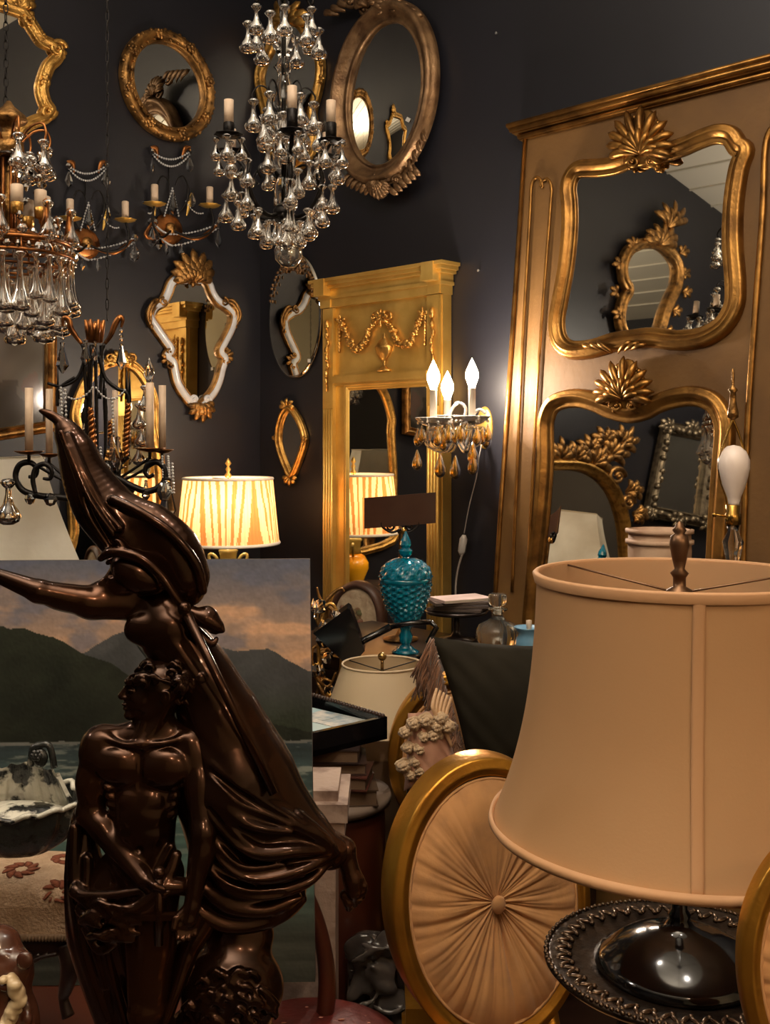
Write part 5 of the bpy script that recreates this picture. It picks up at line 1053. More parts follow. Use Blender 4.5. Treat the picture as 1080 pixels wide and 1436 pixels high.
# ---------------------------------------------------------------- sideboard along the right wall
SB = Frame((.105, 3.095, 0), WR.U)
def sideboard():
    r = thing('sideboard', 'dark wooden sideboard below the gilt pier mirror, crowded with glassware', 'cabinet', M=SB.M); m = G['wood']
    b = MB(); b.box((-.44, -.235, .1), (.44, .235, .87)); b.obj('body', m, r); b = MB(); b.box((-.46, -.25, .87), (.46, .25, .9)); b.obj('cabinet_top', m, r)
    for x in (-.43, .01): b = MB(); b.box((x, -.25, .14), (x+.42, -.235, .68)); o = b.obj('door', m, r); b = MB(); b.ball((x+(.38 if x < 0 else .04), -.262, .45), .014); b.obj('knob', G['gold'], o); b = MB(); b.box((x, -.25, .7), (x+.42, -.235, .86)); o = b.obj('drawer', m, r); b = MB(); b.ball((x+.21, -.262, .78), .014); b.obj('knob', G['gold'], o)
    for x in (-.41, .38):
        for y in (-.2, .17): b = MB(); b.box((x, y, 0), (x+.03, y+.03, .1)); b.obj('leg', m, r)
sideboard()
ZT = .9
def on_top(name, label, cat, px, z, rz=0, h=ZT, group=None): p = P(px, 0, z); return ground(name, label, cat, p.x, z, h, rz, group), z/F
# turquoise lidded jar with diamond-cut pattern
def jar():
    r, k = on_top('lidded_jar', 'turquoise diamond-cut glass apothecary jar with pointed lid on sideboard', 'jar', 569, 3.05); m = G['turq']; Z = lambda y: (915-y)*k*1.0
    def cutlathe(prof, n=72, amp=.05, rows=9):
        b = MB(); m_ = len(prof); vs = []
        for i, (q, z) in enumerate(prof):
            for j in range(n):
                a = 2*PI*j/n; f = 1+amp*(abs(((j/3+i/2) % 2)-1)+abs(((j/3-i/2) % 2)-1)-1); vs.append((q*f*math.cos(a), q*f*math.sin(a), z))
        b.add(vs, [(i*n+j, i*n+(j+1) % n, (i+1)*n+(j+1) % n, (i+1)*n+j) for i in range(m_-1) for j in range(n)], False); return b
    foot = [(0, 0), (19*k, 0), (20*k, 2*k), (12*k, 6*k), (6*k, 12*k), (9*k, 16*k), (10*k, 24*k), (7*k, 31*k), (9*k, 36*k), (0, 36*k)]
    b = MB(); b.lathe(foot, n=24); b.obj('foot', m, r)
    pr = [(10+22*math.sin(t*PI/2)**.7+4*t, 36+t*63) for t in [i/30 for i in range(31)]]; cutlathe([(q*k, z*k) for q, z in pr], amp=.07).obj('bowl', m, r)
    b = MB(); b.lathe([(32*k, 97*k), (36.5*k, 99*k), (37*k, 105*k), (34*k, 106*k)], n=40); b.obj('rim', m, r)
    pr = [(36*math.cos(t*PI/2*.92)+1, 106+27*math.sin(t*PI/2)) for t in [i/12 for i in range(13)]]; l = cutlathe([(q*k, z*k) for q, z in pr], amp=.05); l.lathe([(7*k, 130*k), (5*k, 134*k), (9*k, 138*k), (10*k, 143*k), (6*k, 147*k), (8*k, 151*k), (7*k, 157*k), (4*k, 163*k), (2*k, 168*k), (0, 171*k)], n=12, smooth=False); l.obj('lid', m, r)
jar()
def decanter():
    r, k = on_top('decanter', 'clear glass decanter with round stopper on the sideboard', 'decanter', 698, 3.16); g = mat('clear_decanter', (240, 238, 230), .02, 0, trans=.95, ior=1.45)
    b = MB(); b.lathe([(0, 0), (24*k, 0), (30*k, 8*k), (31*k, 18*k), (26*k, 29*k), (14*k, 35*k), (8*k, 40*k), (7*k, 46*k), (14*k, 50*k), (14*k, 52*k), (6*k, 53*k)], n=32, wave=lambda a, q, z: 1+.02*math.cos(a*14)); b.obj('bottle', g, r)
    b = MB(); b.lathe([(4*k, 44*k), (5*k, 54*k), (9*k, 56*k), (13*k, 58*k), (13*k, 70*k), (11*k, 72*k), (0, 72*k)], n=20); b.obj('stopper', g, r)
decanter()
def blue_pot():
    r, k = on_top('blue_pot', 'small sky-blue flared pot right of the decanter', 'pot', 742, 3.0); m = mat('sky_glaze', (110, 158, 190), .3, coat=.3)
    b = MB(); b.lathe([(0, 0), (14*k, 0), (19*k, 12*k), (18*k, 24*k), (14*k, 32*k), (20*k, 39*k), (21*k, 41*k), (17*k, 40*k), (12*k, 33*k), (0, 20*k)], n=24); b.obj('body', m, r)
    b = MB(); b.lathe([(2*k, 20*k), (4*k, 44*k), (4*k, 50*k), (0, 51*k)], n=10); b.obj('candle_stub', G['candle'], r)
blue_pot()
def cake_stand():
    r, k = on_top('pedestal_stand', 'dark round pedestal stand with magazines piled on top, right of turquoise jar', 'stand', 640, 3.24); m = mat('dark_pewter', (52, 44, 42), .28, .5)
    b = MB(); b.lathe([(0, 0), (26*k, 0), (27*k, 2*k), (8*k, 6*k), (4*k, 14*k), (5*k, 22*k), (4*k, 32*k), (12*k, 35*k), (42*k, 38*k), (45*k, 42*k), (42*k, 43*k), (38*k, 40*k), (0, 40*k)], n=36); b.obj('stand_body', m, r)
    cols = [(70, 58, 56), (58, 50, 50), (96, 84, 80), (214, 190, 184)]
    for i in range(4):
        o, _ = on_top('magazine', ['dark magazine at the bottom of the pile on pedestal stand', 'black magazine second from the bottom on pedestal stand', 'grey-brown magazine just under the pale top one', 'pale pink-white magazine on top of the pedestal stand pile'][i], 'magazine', 642+(i % 2)*4, 3.24, .25*i-.3, ZT+43.3*k+i*4.4*k, 'magazines on the pedestal stand')
        b = MB(); b.box((-38*k, -24*k, 0), (38*k, 24*k, 4*k)); b.obj('cover', mat('magazine_cover', cols[i], .3, 0, tuple(min(255, v+25) for v in cols[i]), 15), o); b = MB(); b.box((-37.5*k, -24.3*k, .6*k), (38.3*k, 23*k, 3.4*k)); b.obj('pages', mat('pages', (190, 178, 160) if i == 3 else (84, 72, 64), .8), o)
cake_stand()
def flat_frame():
    r, k = on_top('picture_frame', 'small silver picture frame lying flat between jar and decanter', 'picture frame', 650, 3.0, .5); b = MB(); b.sweep([Vector((x, 0, z)) for x, z in ((-34*k, -18*k), (34*k, -18*k), (34*k, 18*k), (-34*k, 18*k))], [(-4*k, 0), (-3*k, 3*k), (3*k, 3*k), (4*k, 0)], smooth=False)
    b.v = [(x, z, -y) for x, y, z in b.v]; b.obj('frame', mat('silver', (170, 160, 150), .25, .9), r)
    b = MB(); b.box((-33*k, -17*k, 0), (33*k, 17*k, 1.5*k)); b.obj('print', mat('grey_print', (120, 108, 96), .5, 0, (70, 62, 58), 20), r)
flat_frame()
def panel_stand():
    c = ZCtx(562, 740, 3.24); r = c.root('accent_lamp', 'brown glossy rectangular shade on scrolled stand behind the turquoise jar', 'lamp'); k = c.k; m = mat('brown_shade', (72, 46, 34), .28, 0, (60, 36, 28), 10, coat=.3)
    b = MB(); n = 16; vs = []
    for t, y in ((0, 1), (1, 0)):
        for i in range(n+1):
            a = -1+2*i/n
            for e in (0, 1.6): vs.append(c.p(561+50*a, (694 if t == 0 else 738)-4*a-(0 if t == 0 else 1), 2.5*(1-a*a)+4+e))
    q = (n+1)*2; fs = []
    for i in range(n):
        A = i*2; fs += [(A+1, A+3, q+A+3, q+A+1), (A, q+A, q+A+2, A+2), (A, A+2, A+3, A+1), (q+A, q+A+1, q+A+3, q+A+2)]
    b.add(vs, fs+[(0, 1, q+1, q), (n*2, q+n*2, q+n*2+1, n*2+1)], False); b.obj('shade_panel', m, r)
    for s in (-1, 1): b = MB(); scroll(b, c, 561+s*14, 738, 7, 1.2, PI/2, s, 2, 4); b.tube(crom([c.p(561, 742, 6), c.p(561+s*12, 746, 6), c.p(561+s*25, 738, 6), c.p(561+s*26, 732, 6)], 5), 1.8*k, 6); b.obj('scroll_bracket', G['iron'], r)
    H = c.F.O.z-ZT; b = MB(); b.lathe([(24*k, -H), (25*k, -H+3*k), (8*k, -H+7*k), (3*k, -H+16*k), (2.6*k, -10*k), (5*k, -6*k), (0, 2*k)], n=16); b.obj('stem', G['gold_dark'], r)
    b = MB(); b.ball(c.p(566, 744, 4), 5*k, 10, 8); b.obj('brass_ball', G['gold'], r)
panel_stand()
def desk_lamp():
    c = ZCtx(540, 900, 2.96); r = c.root('desk_lamp', 'glossy black angular desk lamp with flared head left of turquoise jar', 'lamp'); k = c.k; m = G['black']
    b = MB(); A = [(441,884), (488,849), (492,852), (512,908), (497,925), (486,926)]
    b.slab([c.p(*q) for q in A], -.05, .05); b.obj('lamp_head', m, r)
    for p, w in (([(500,905), (512,897), (548,879)], 5), ([(548,879), (575,874), (604,872)], 4), ([(604,872), (612,880), (600,902)], 4), ([(498,908), (494,930)], 5)): b = MB(); b.tube([c.p(x, y, 0) for x, y in p], w*k, 8); b.obj('lamp_arm', m, r)
    b = MB(); b.lathe([(0, 0), (.035, 0), (.036, .008), (.006, .012), (.006, .05)], (c.p(602, 900).x, .02, ZT-c.F.O.z), 20); b.obj('lamp_foot', m, r)
desk_lamp()
def brass_cluster():
    c = ZCtx(458, 915, 3.08); r = c.root('brass_candelabrum', 'tangled brass and crystal candelabrum with oval ring beside the painting edge', 'candelabrum'); k = c.k; m = G['gold_dark']
    b = MB(); b.lathe([(14*k, 0), (14*k, 3*k), (4*k, 6*k), (3*k, 60*k), (5*k, 66*k), (0, 80*k)], c.p(458, 915), 14); b.obj('stem', m, r)
    for p in ([(458,890), (446,860), (462,835), (478,822), (484,826)], [(458,880), (470,856), (452,838), (446,820)], [(458,900), (440,905), (444,930), (462,950), (474,930)], [(458,905), (474,915), (478,900), (468,890)], [(452,915), (450,945), (466,968), (480,950), (484,905)], [(448,960), (456,940), (470,944)]):
        b = MB(); b.tube(crom([c.p(x, y, 58 if y > 915 else 26) for x, y in p], 7), [2.6*k, 3*k, 1.4*k], 7); b.obj('scroll_arm', m, r)
    b = MB(); b.tube([c.p(466+16*math.cos(a), 900+62*math.sin(a), 56) for a in [2*PI*i/50 for i in range(50)]], 2.6*k, 7, closed=True); b.obj('oval_ring', G['gold'], r)
    for i in range(16): drop(OCT if i % 2 else ALMOND, c.p(444+(i*13) % 36, 830+(i*29) % 130, 60), R_.uniform(12, 22)*k, r)
brass_cluster()
def french_chair():
    fr = Frame(P(500, 915, 3.74), (math.cos(.6), -math.sin(.6), 0)); c = PCtx(fr, 500, 915); r = c.root('upholstered_chair', 'wooden chair back with cream floral needlework oval behind the desk lamp', 'chair'); k = c.k; w = mat('chair_walnut', (96, 66, 52), .4, 0, (70, 46, 36), 10)
    out = [(500,820), (514,824), (526,836), (533,856), (534,880), (528,905), (518,925), (500,932), (480,925), (470,905), (466,880), (468,856), (475,836), (487,824)]
    path = crom([c.p(*q) for q in out], 4, True); b = MB(); b.sweep(path, [(-.013, 0), (-.011, .012), (-.002, .018), (.006, .014), (.013, .006), (.014, 0), (.014, -.02), (-.013, -.02)]); b.obj('back_frame', w, r)
    b = MB(); b.slab(inset(path, .006), -.006, .015); b.obj('back_panel', mat('floral_cloth', (206, 186, 156), .9, 0, (176, 150, 122), 30, bump=.3), r)
    b = MB(); rr = random.Random(6)
    for i in range(22): a = c.p(494+rr.uniform(-14, 16), 862+rr.uniform(-22, 38), 0); b.ball((a.x, -.01, a.z), (.014, .004, .012), 7, 4)
    b.obj('flower_motif', mat('rose_thread', (150, 96, 84), .9, 0, (110, 110, 76), 40), r, kind='stuff')
    zf = -c.F.O.z; xs = [p.x for p in path]; x0, x1 = min(xs), max(xs); zb = c.p(500, 925).z
    b = MB(); b.box((x0+.03, -.02, zf+.4), (x1-.03, .16, zf+.48)); b.obj('seat', mat('seat_cloth', (190, 168, 138), .9), r)
    for x in (x0+.06, x1-.06):
        b = MB(); b.tube([(x, 0, zf), (x, 0, zf+.45), (x, 0, zb+.02)], .018, 8); b.obj('leg', w, r); b = MB(); b.tube([(x, .14, zf), (x, .14, zf+.42)], .018, 8); b.obj('leg', w, r)
french_chair()
# ---------------------------------------------------------------- carton, empire shade, tray, books, drum table, pedestal
def carton():
    r = ground('white_box', 'plain off-white box stacked on another under the empire lampshade', 'box', .02, 2.64, 0, 0); z = .8
    b = MB(); b.box((-.08, -.06, .4), (.08, .06, z)); b.obj('box_body', mat('carton', (150, 132, 116), .8), r); b = MB(); b.box((-.083, -.063, z-.07), (.083, .063, z+.002)); b.obj('box_lid', mat('carton_lid', (165, 148, 130), .8), r)
    r = ground('storage_box', 'dark storage box at the bottom of the stack under lampshade', 'box', .02, 2.64, 0, 0); b = MB(); b.box((-.08, -.06, 0), (.08, .06, .39)); b.obj('box_body', mat('dark_carton', (58, 46, 40), .8), r); b = MB(); b.box((-.083, -.063, .34), (.083, .063, .4)); b.obj('box_lid', mat('dark_carton_lid', (66, 52, 44), .8), r)
carton()
def pedestal_shade():
    z = 2.64; k = z/F; p = P(536, 0, z); r = ground('empire_lampshade', 'plain cream empire lampshade standing on the off-white box', 'lampshade', p.x, z, .803); sh = cloth_light('cream_parchment', (226, 208, 176), .35, .5)
    H = 1.5-(932-620)/F*z-.803; b = MB(); b.lathe([(86*k, 0), (56*k, H)], n=48, caps=False); b.lathe([(85*k, 0), (55*k, H)], n=48, caps=False); b.obj('shade_wall', sh, r)
    for R, h in ((86, 0), (56, H)): b = MB(); b.tube([(R*k*math.cos(2*PI*i/48), R*k*math.sin(2*PI*i/48), h+.002) for i in range(48)], .003, 6, closed=True); b.obj('rim_tape', mat('rim_tape', (200, 178, 146), .7), r)
    b = MB(); 
    for q in range(3): a = 2*PI*q/3+.5; b.tube([(0, 0, H-.015), (55*k*math.cos(a), 55*k*math.sin(a), H)], .0015, 5)
    b.obj('spider', G['iron'], r); b = MB(); b.ball((0, 0, H+.02), .011, 10, 8); b.tube([(0, 0, H-.02), (0, 0, H+.02)], .004, 8); b.obj('finial', mat('brass_finial', (170, 140, 90), .25, .9), r)
pedestal_shade()
def tray():
    z0 = .834; C_ = Vector((.005, 2.4, z0)); a = Vector((-.756, -.654, 0)); bb = Vector((-.725, .688, 0)); bb = (bb-a*bb.dot(a)).normalized(); M_ = Matrix(((-a.x, bb.x, 0, C_.x), (-a.y, bb.y, 0, C_.y), (0, 0, 1, z0), (0, 0, 0, 1)))
    r = thing('black_tray', 'black lacquer tray with beaded back rim on the books beside the canvas', 'tray', M=M_); L, Wd = .33, .3; m = G['black']
    b = MB(); b.box((-L, 0, 0), (0, Wd, .012)); b.obj('tray_floor', m, r)
    for lo, hi in (((-L, -.0, 0), (0, .012, .05)), ((-L, Wd-.012, 0), (0, Wd, .05)), ((-L, 0, 0), (-L+.012, Wd, .05)), ((-.012, 0, 0), (0, Wd, .05))): b = MB(); b.box(lo, hi); b.obj('tray_side', m, r)
    b = MB()
    for i in range(28): b.ball((-.008, .006+i*.0107, .052), .006, 6, 4)
    b.obj('beaded_rim', mat('beaded_wood', (52, 34, 26), .35), r, kind='stuff')
    r = thing('postcard', 'pale blue printed card lying in the black tray', 'card', M=M_ @ Matrix.Translation((-.1, .14, .0135)) @ Matrix.Rotation(.15, 4, 'Z')); 
    b = MB(); b.box((-.08, -.1, 0), (.075, .1, .02)); b.obj('card_stack', mat('card_blue', (128, 178, 190), .45, 0, (190, 200, 196), 7), r); b = MB(); b.box((-.02, -.09, .0201), (.07, .04, .0215)); b.box((.0, -.03, .0216), (.05, -.012, .0222)); b.obj('card_print', mat('card_white', (206, 200, 190), .5, 0, (120, 140, 150), 30), r)
tray()
DX, DY = -.135, 2.42
def drum_table():
    r = ground('drum_table', 'brown bow-fronted cylindrical table with pale top edge under the books', 'table', DX, DY); m = G['redwood']
    b = MB(); b.lathe([(0, 0), (.12, 0), (.135, .12), (.14, .35), (.135, .66), (.13, .69), (0, .69)], n=40); b.obj('drum_body', m, r); b = MB(); b.lathe([(0, .69), (.148, .69), (.15, .7), (.148, .71), (0, .71)], n=40); b.obj('table_top', mat('grey_edge', (120, 104, 92), .4), r)
    z = .71
    data = [('thick brown hardback at the bottom of stack under the tray', .19, .13, .036, .1, (84, 62, 44)), ('dark red hardback second from the bottom under the tray', .18, .125, .03, -.12, (92, 44, 30)), ('worn brown hardback third from the bottom under the tray', .17, .12, .026, .05, (70, 44, 34)), ('thin dark hardback topmost of the stack directly under tray', .16, .12, .0305, -.05, (54, 34, 28))]
    for i, (lb, w, d, h, a, col) in enumerate(data):
        o = thing('hardback_book', lb, 'book', 'books under the black tray', Matrix.Translation((DX+.02-i*.006, DY-.045, z)) @ Matrix.Rotation(a, 4, 'Z')); cm = mat('book_cover', col, .55, 0, tuple(v*.7 for v in col), 20)
        for zz in (0, h-.003): b = MB(); b.box((-w/2, -d/2, zz), (w/2, d/2, zz+.003)); b.obj('cover', cm, o)
        b = MB(); b.box((-w/2, -d/2, 0), (-w/2+.004, d/2, h)); b.obj('spine', cm, o); b = MB(); b.box((-w/2+.004, -d/2+.004, .003), (w/2-.004, d/2-.004, h-.003)); b.obj('pages', mat('book_pages', (96, 74, 54), .9), o); z += h+.0005
drum_table()
def white_pedestal():
    r = ground('white_pedestal', 'distressed white wooden pillar stand with stepped cap right of the canvas', 'stand', -.165, 2.12); m = mat('distressed_white', (176, 152, 136), .7, 0, (110, 84, 70), 14, .5, .7, bump=.3, bscale=60)
    H = 1.5-(1108-620)/F*2.05; b = MB(); b.box((-.07, -.07, .06), (.07, .07, H-.09)); b.obj('pillar', m, r)
    for lo, hi, z0, z1 in ((-.088, .088, H-.09, H-.055), (-.094, .094, H-.055, H-.02), (-.075, .075, H-.02, H), (-.09, .09, 0, .06)): b = MB(); b.box((lo, lo, z0), (hi, hi, z1)); b.obj('cap_moulding', m, r)
white_pedestal()
def plastic():
    c = ZCtx(517, 1500, 2.26); r = c.root('plastic_bundle', 'grey bundle wrapped in crumpled clear plastic on the floor below drum table', 'bundle'); hb = 1.5-.445-.0; S = Sculpt((445, 1285, -60), (620, 1700, 70), 4); S.cap((525,1340,0), (530,1650,0), 32, 38, 10); S.cap((508,1330,0), (510,1600,10), 20, 24, 14)
    rr = random.Random(3)
    for i in range(50): x, y = rr.uniform(495, 560), rr.uniform(1305, 1640); S.line([(x-20, y+rr.uniform(-20, 20), 40), (x, y, 48), (x+20, y+rr.uniform(-20, 20), 38)], 4, 5, sub=bool(i % 2), n=2)
    for i in range(70): S.ell((rr.uniform(500, 562), rr.uniform(1308, 1620), rr.uniform(10, 36)), (rr.uniform(8, 26), rr.uniform(10, 30), rr.uniform(5, 14)), 2, rot=rr.uniform(0, 3), sub=bool(i % 3 == 0))
    S.build(c, 'plastic_wrap', mat('grey_plastic', (98, 90, 84), .22, 0, (50, 44, 42), 8, coat=.6), r)
    o = MB(); zf = -c.F.O.z; o.box((-.04, -.03, zf), (.06, .05, zf+.2)); o.obj('bundle_base', mat('bundle_dark', (40, 34, 32), .6), r)
plastic()
def red_chair():
    x, y = -.13, 1.82; r = ground('red_seat_chair', 'dark chair with worn dark-red seat at the bottom of the picture', 'chair', x, y); w = G['redwood']
    b = MB(); b.lathe([(0, .42), (.158, .42), (.166, .44), (.164, .47), (.13, .488), (0, .495)], n=40); b.obj('seat', mat('red_leather', (112, 38, 30), .5, 0, (84, 28, 22), 12, bump=.3, bscale=50), r)
    b = MB(); rr = random.Random(8)
    for i in range(26): a, q = rr.uniform(0, 6.28), .14*math.sqrt(rr.random()); b.ball((q*math.cos(a), q*math.sin(a), .494-.011*(q/.14)**3), (rr.uniform(.002, .007), .002, .0012), 6, 4)
    b.obj('worn_flecks', mat('fleck', (190, 130, 110), .8), r, kind='stuff')
    for sx, sy in ((-1,-1), (1,-1), (-1,1), (1,1)): b = MB(); b.tube([(sx*.11, sy*.11, .42), (sx*.12, sy*.12, 0)], [.02, .013], 8); b.obj('leg', w, r)
    b = MB(); pts = [P(px_, py_, 1.9)-Vector((x, y, 0)) for px_, py_ in ((425, 1240), (447, 1300), (458, 1360), (456, 1420), (440, 1480))]; b.tube(crom(pts, 6), [.012, .014, .017, .015], 10, flat=1.3); b.obj('arm_post', w, r)
red_chair()
# ---------------------------------------------------------------- oval-back chairs
CHG = mat('chair_gilt', (208, 150, 58), .3, .85, (140, 92, 34), 7, .35, .7, bump=.15, bscale=60)
def oval_back_chair(name, label, px, py, z, rx, ry, tilt, fab, pleats=True, fw=22, seat_dir=-1, depth=26, recline=.12, sd=.38, gm=None, rot=0):
    c = ZCtx(px, py, z, rot); r = c.root(name, label, 'chair'); k = c.k; gm = gm or CHG; n = 96
    def E(q, t, ex=0): x, y = (rx*q)*math.cos(t), (ry*q)*math.sin(t); return Vector(((x*math.cos(tilt)-y*math.sin(tilt))*k, 0, (x*math.sin(tilt)+y*math.cos(tilt))*k))
    def lean(b): b.v = [(x, y+z_*recline, z_) for x, y, z_ in b.v]; return b
    path = [E(1-fw/2/rx, 2*PI*i/n) for i in range(n)]; b = MB(); w = fw*k
    b.sweep(path, [(.5*w, -depth*k), (.5*w, 0), (.42*w, .12*w), (.3*w, .1*w), (.1*w, .24*w), (-.08*w, .25*w), (-.12*w, .12*w), (-.3*w, .16*w), (-.42*w, .05*w), (-.5*w, -.1*w), (-.5*w, -depth*k), (.5*w, -depth*k)]); lean(b).obj('back_frame', gm, r)
    N, m = 360, 40; vs = []; q0 = 1-fw/rx+.02
    rr = random.Random(5); ph = [(rr.uniform(0, 6.28), rr.randint(9, 46), rr.uniform(.4, 1)) for _ in range(9)]
    for j in range(m+1):
        q = .03+.97*j/m
        for i in range(N):
            t = 2*PI*i/N; p = E(q*q0, t); s = 0
            if pleats:
                for a, f_, w_ in ph: s += w_*(1-abs(math.sin(f_*t/2+a+.8*q*math.sin(3*t+a)))**.5)*(1+.9*math.sin(2*t+a*3+q*3))
                s *= 1-.75*math.exp(-((t-PI/2)/.55)**2); s = -(s/2-.5)*(math.exp(-q*1.5)*q**.5*11+.5)*k
            bul = 15*k*(1-(1-q)**2*.0)*math.sin(min(1, q)*PI*.5+.0)*(1-q**6) if pleats else 14*k*(1-q**3)
            vs.append((p.x, -(bul+s)-2*k, p.z))
    b = MB(); b.add(vs, [(j*N+i, (j+1)*N+i, (j+1)*N+(i+1) % N, j*N+(i+1) % N) for j in range(m) for i in range(N)]+[tuple(range(N))]); lean(b).obj('back_upholstery', fab, r)
    pip = MB(); pip.tube([E(q0-.005, 2*PI*i/n)+Vector((0, -2*k, 0)) for i in range(n)], 2.4*k, 6, closed=True); lean(pip).obj('piping', fab, r)
    if pleats: bt = MB(); bt.ball((0, -12*k, 0), (11*k, 6*k, 13*k), 14, 8); bt.obj('button', fab, r)
    bk = MB(); bk.slab([E(q0, 2*PI*i/48) for i in range(48)], (depth-6)*k, (depth-2)*k); lean(bk).obj('back_lining', fab, r)
    zf = -c.F.O.z; zb = -ry*k; hw = rx*k*.8; sy = seat_dir*sd; by = zb*recline+depth*k*.5
    b = MB(); b.box((-hw, min(by, by+sy), zf+.36), (hw, max(by, by+sy), zf+.4)); b.obj('seat_rail', gm, r); b = MB(); b.ball((0, by+sy/2, zf+.4), (hw*.98, sd*.49, .06), 24, 8); b.obj('seat_cushion', fab, r)
    for s in (-1, 1):
        b = MB(); b.tube([(s*hw*.8, by, zf), (s*hw*.85, by, zf+.4), (s*hw*.72, by+.01, zb+ry*k*.16)], [.014, .02, .018], 10); b.obj('leg', gm, r)
        b = MB(); b.tube([(s*hw*.88, by+sy*.9, zf), (s*hw*.9, by+sy*.9, zf+.37)], [.012, .022], 10); b.obj('leg', gm, r)
    return c, r
TAN = mat('tan_damask', (202, 148, 94), .8, 0, (186, 136, 88), 18, .45, .6, bump=.12, bscale=45, sheen=.2)
oval_back_chair('medallion_chair', 'gold-framed chair with tan tufted oval back radiating from one button', 694, 1264, 1.76, 153, 201, .1, TAN, fw=27, recline=.1, rot=.36, depth=44)
oval_back_chair('medallion_chair', 'gold-framed oval-back chair behind, half covered by the ruffled pillow', 648, 1066, 2.43, 104, 122, .05, TAN, pleats=False, fw=24, recline=.08, sd=.36)
oval_back_chair('medallion_chair', 'gold chair frame cut off at the lower right corner of the photo', 1200, 1368, .96, 160, 212, .06, TAN, fw=30, recline=.08, sd=.3)
# crate and cushions on the rear chair
r = ground('wooden_crate', 'plain wooden crate on the rear chair seat holding up the pillows', 'crate', .19, 2.27, .462)
b = MB(); b.box((-.14, -.12, 0), (.14, .12, .325)); b.obj('crate_body', G['wood'], r); b = MB(); b.box((-.145, -.125, .3), (.145, .125, .328)); b.obj('crate_lid', G['wood'], r)
def pillow(c, r, corners, th, m, name='pillow_body', n=26, wr=1.0):
    A, B, C, D = [c.p(*q) for q in corners]; vs = []; fs = []; rr = random.Random(2)
    for sd in (1, -1):
        for j in range(n+1):
            for i in range(n+1):
                u, v = i/n, j/n; pin = 1-.09*(abs(2*u-1)**2*0+ (1-abs(2*v-1)**2)*0); p = (A*(1-u)+B*u)*(1-v)+(D*(1-u)+C*u)*v; cen = (A+B+C+D)/4
                e = (1-(2*u-1)**2)*(1-(2*v-1)**2); edge = .06*((1-(2*u-1)**2)*abs(2*v-1)**6+(1-(2*v-1)**2)*abs(2*u-1)**6); p = p+(cen-p)*edge
                y = th*max(0, e)**.42+wr*.006*math.sin(u*17+v*9)*e*max(0, 1-e)+wr*.004*math.sin(u*31-v*23)*(1-e)*min(1, e*4); vs.append((p.x, p.y-sd*y, p.z))
    N = n+1
    for sd in (0, 1):
        for j in range(n):
            for i in range(n): a = sd*N*N+j*N+i; f = (a, a+N, a+N+1, a+1); fs.append(f if sd == 0 else f[::-1])
    b = MB(); b.add(vs, fs); return b.obj(name, m, r)
def green_cushion():
    c = ZCtx(700, 985, 2.34); r = c.root('green_cushion', 'dark green velvet cushion with long brown fringe, left of the big lampshade', 'cushion'); k = c.k
    pillow(c, r, [(606,893,0), (800,905,0), (806,1076,16), (656,1070,16)], .055, mat('green_velvet', (40, 36, 27), .8, 0, (30, 27, 20), 6, spec=.15, bump=.35, bscale=10)); fr = mat('brown_fringe', (132, 86, 50), .8, 0, (90, 56, 34), 20, sheen=.3); rr = random.Random(3)
    groups = []
    for i in range(64):
        t = i/63; x, y = 606+50*t**1.1, 896+175*t; x2, y2 = x+rr.uniform(-24, 4)*(1.2-t*.6), y+rr.uniform(40, 80)*(1-.55*t)
        b = MB()
        for q in range(8): dx, dy = rr.uniform(-7, 7), rr.uniform(-4, 4); b.tube(crom([c.p(x+dx*.4, y+dy, 8), c.p((x+x2)/2+rr.uniform(-6, 3)-4, (y+y2)/2+dy, 20+rr.uniform(-5, 8)), c.p(x2+dx, y2+dy, 12+rr.uniform(-6, 8))], 3), [1.1*k, 1.3*k, .7*k], 4)
        b.obj('fringe_tuft', fr, r, kind='stuff')
green_cushion()
def ruffled_pillow():
    c = ZCtx(612, 1040, 2.2); r = c.root('ruffled_pillow', 'dusty-rose pillow with cream ruffled fabric flowers on the rear chair', 'cushion'); k = c.k
    pillow(c, r, [(572,1000,0), (622,990,0), (648,1096,10), (566,1106,10)], .045, mat('rose_satin', (176, 130, 104), .6, 0, (150, 106, 84), 14, sheen=.3, bump=.3, bscale=22), wr=2); cr = mat('cream_ruffle_cloth', (180, 154, 122), .8, sheen=.2)
    for i, (x, y) in enumerate(((568,1020), (580,1008), (597,1004), (617,1001), (626,1012), (572,1041), (588,1043), (607,1024), (594,1026), (566,1066), (576,1078), (588,1072), (600,1084), (582,1060), (612,1012))):
        b = MB(); s = 7.5+(i*7 % 5)*.8
        for q in range(3): rq = s*(1-.3*q); b.tube([c.p(x+rq*(1+.14*math.sin(5*a+i))*math.cos(a), y+rq*.8*(1+.14*math.cos(4*a))*math.sin(a), 26+q*4+2*math.sin(6*a+q)) for a in [2*PI*j/20 for j in range(20)]], 2.8*k, 6, closed=True)
        b.ball(c.p(x, y, 26), (s*.8*k, 7*k, s*.66*k), 10, 6); b.obj('fabric_flower', cr, r)
    for s in range(5): b = MB(); b.tube(crom([c.p(612+s*5, 962+s*3, 14), c.p(606+s*4, 984+s*6, 26), c.p(612+s*5, 1000+s*10, 26)], 5), [2*k, 4*k, 2*k], 6, flat=.5); b.obj('satin_loop', mat('satin_loop', (196, 160, 122), .5), r)
ruffled_pillow()
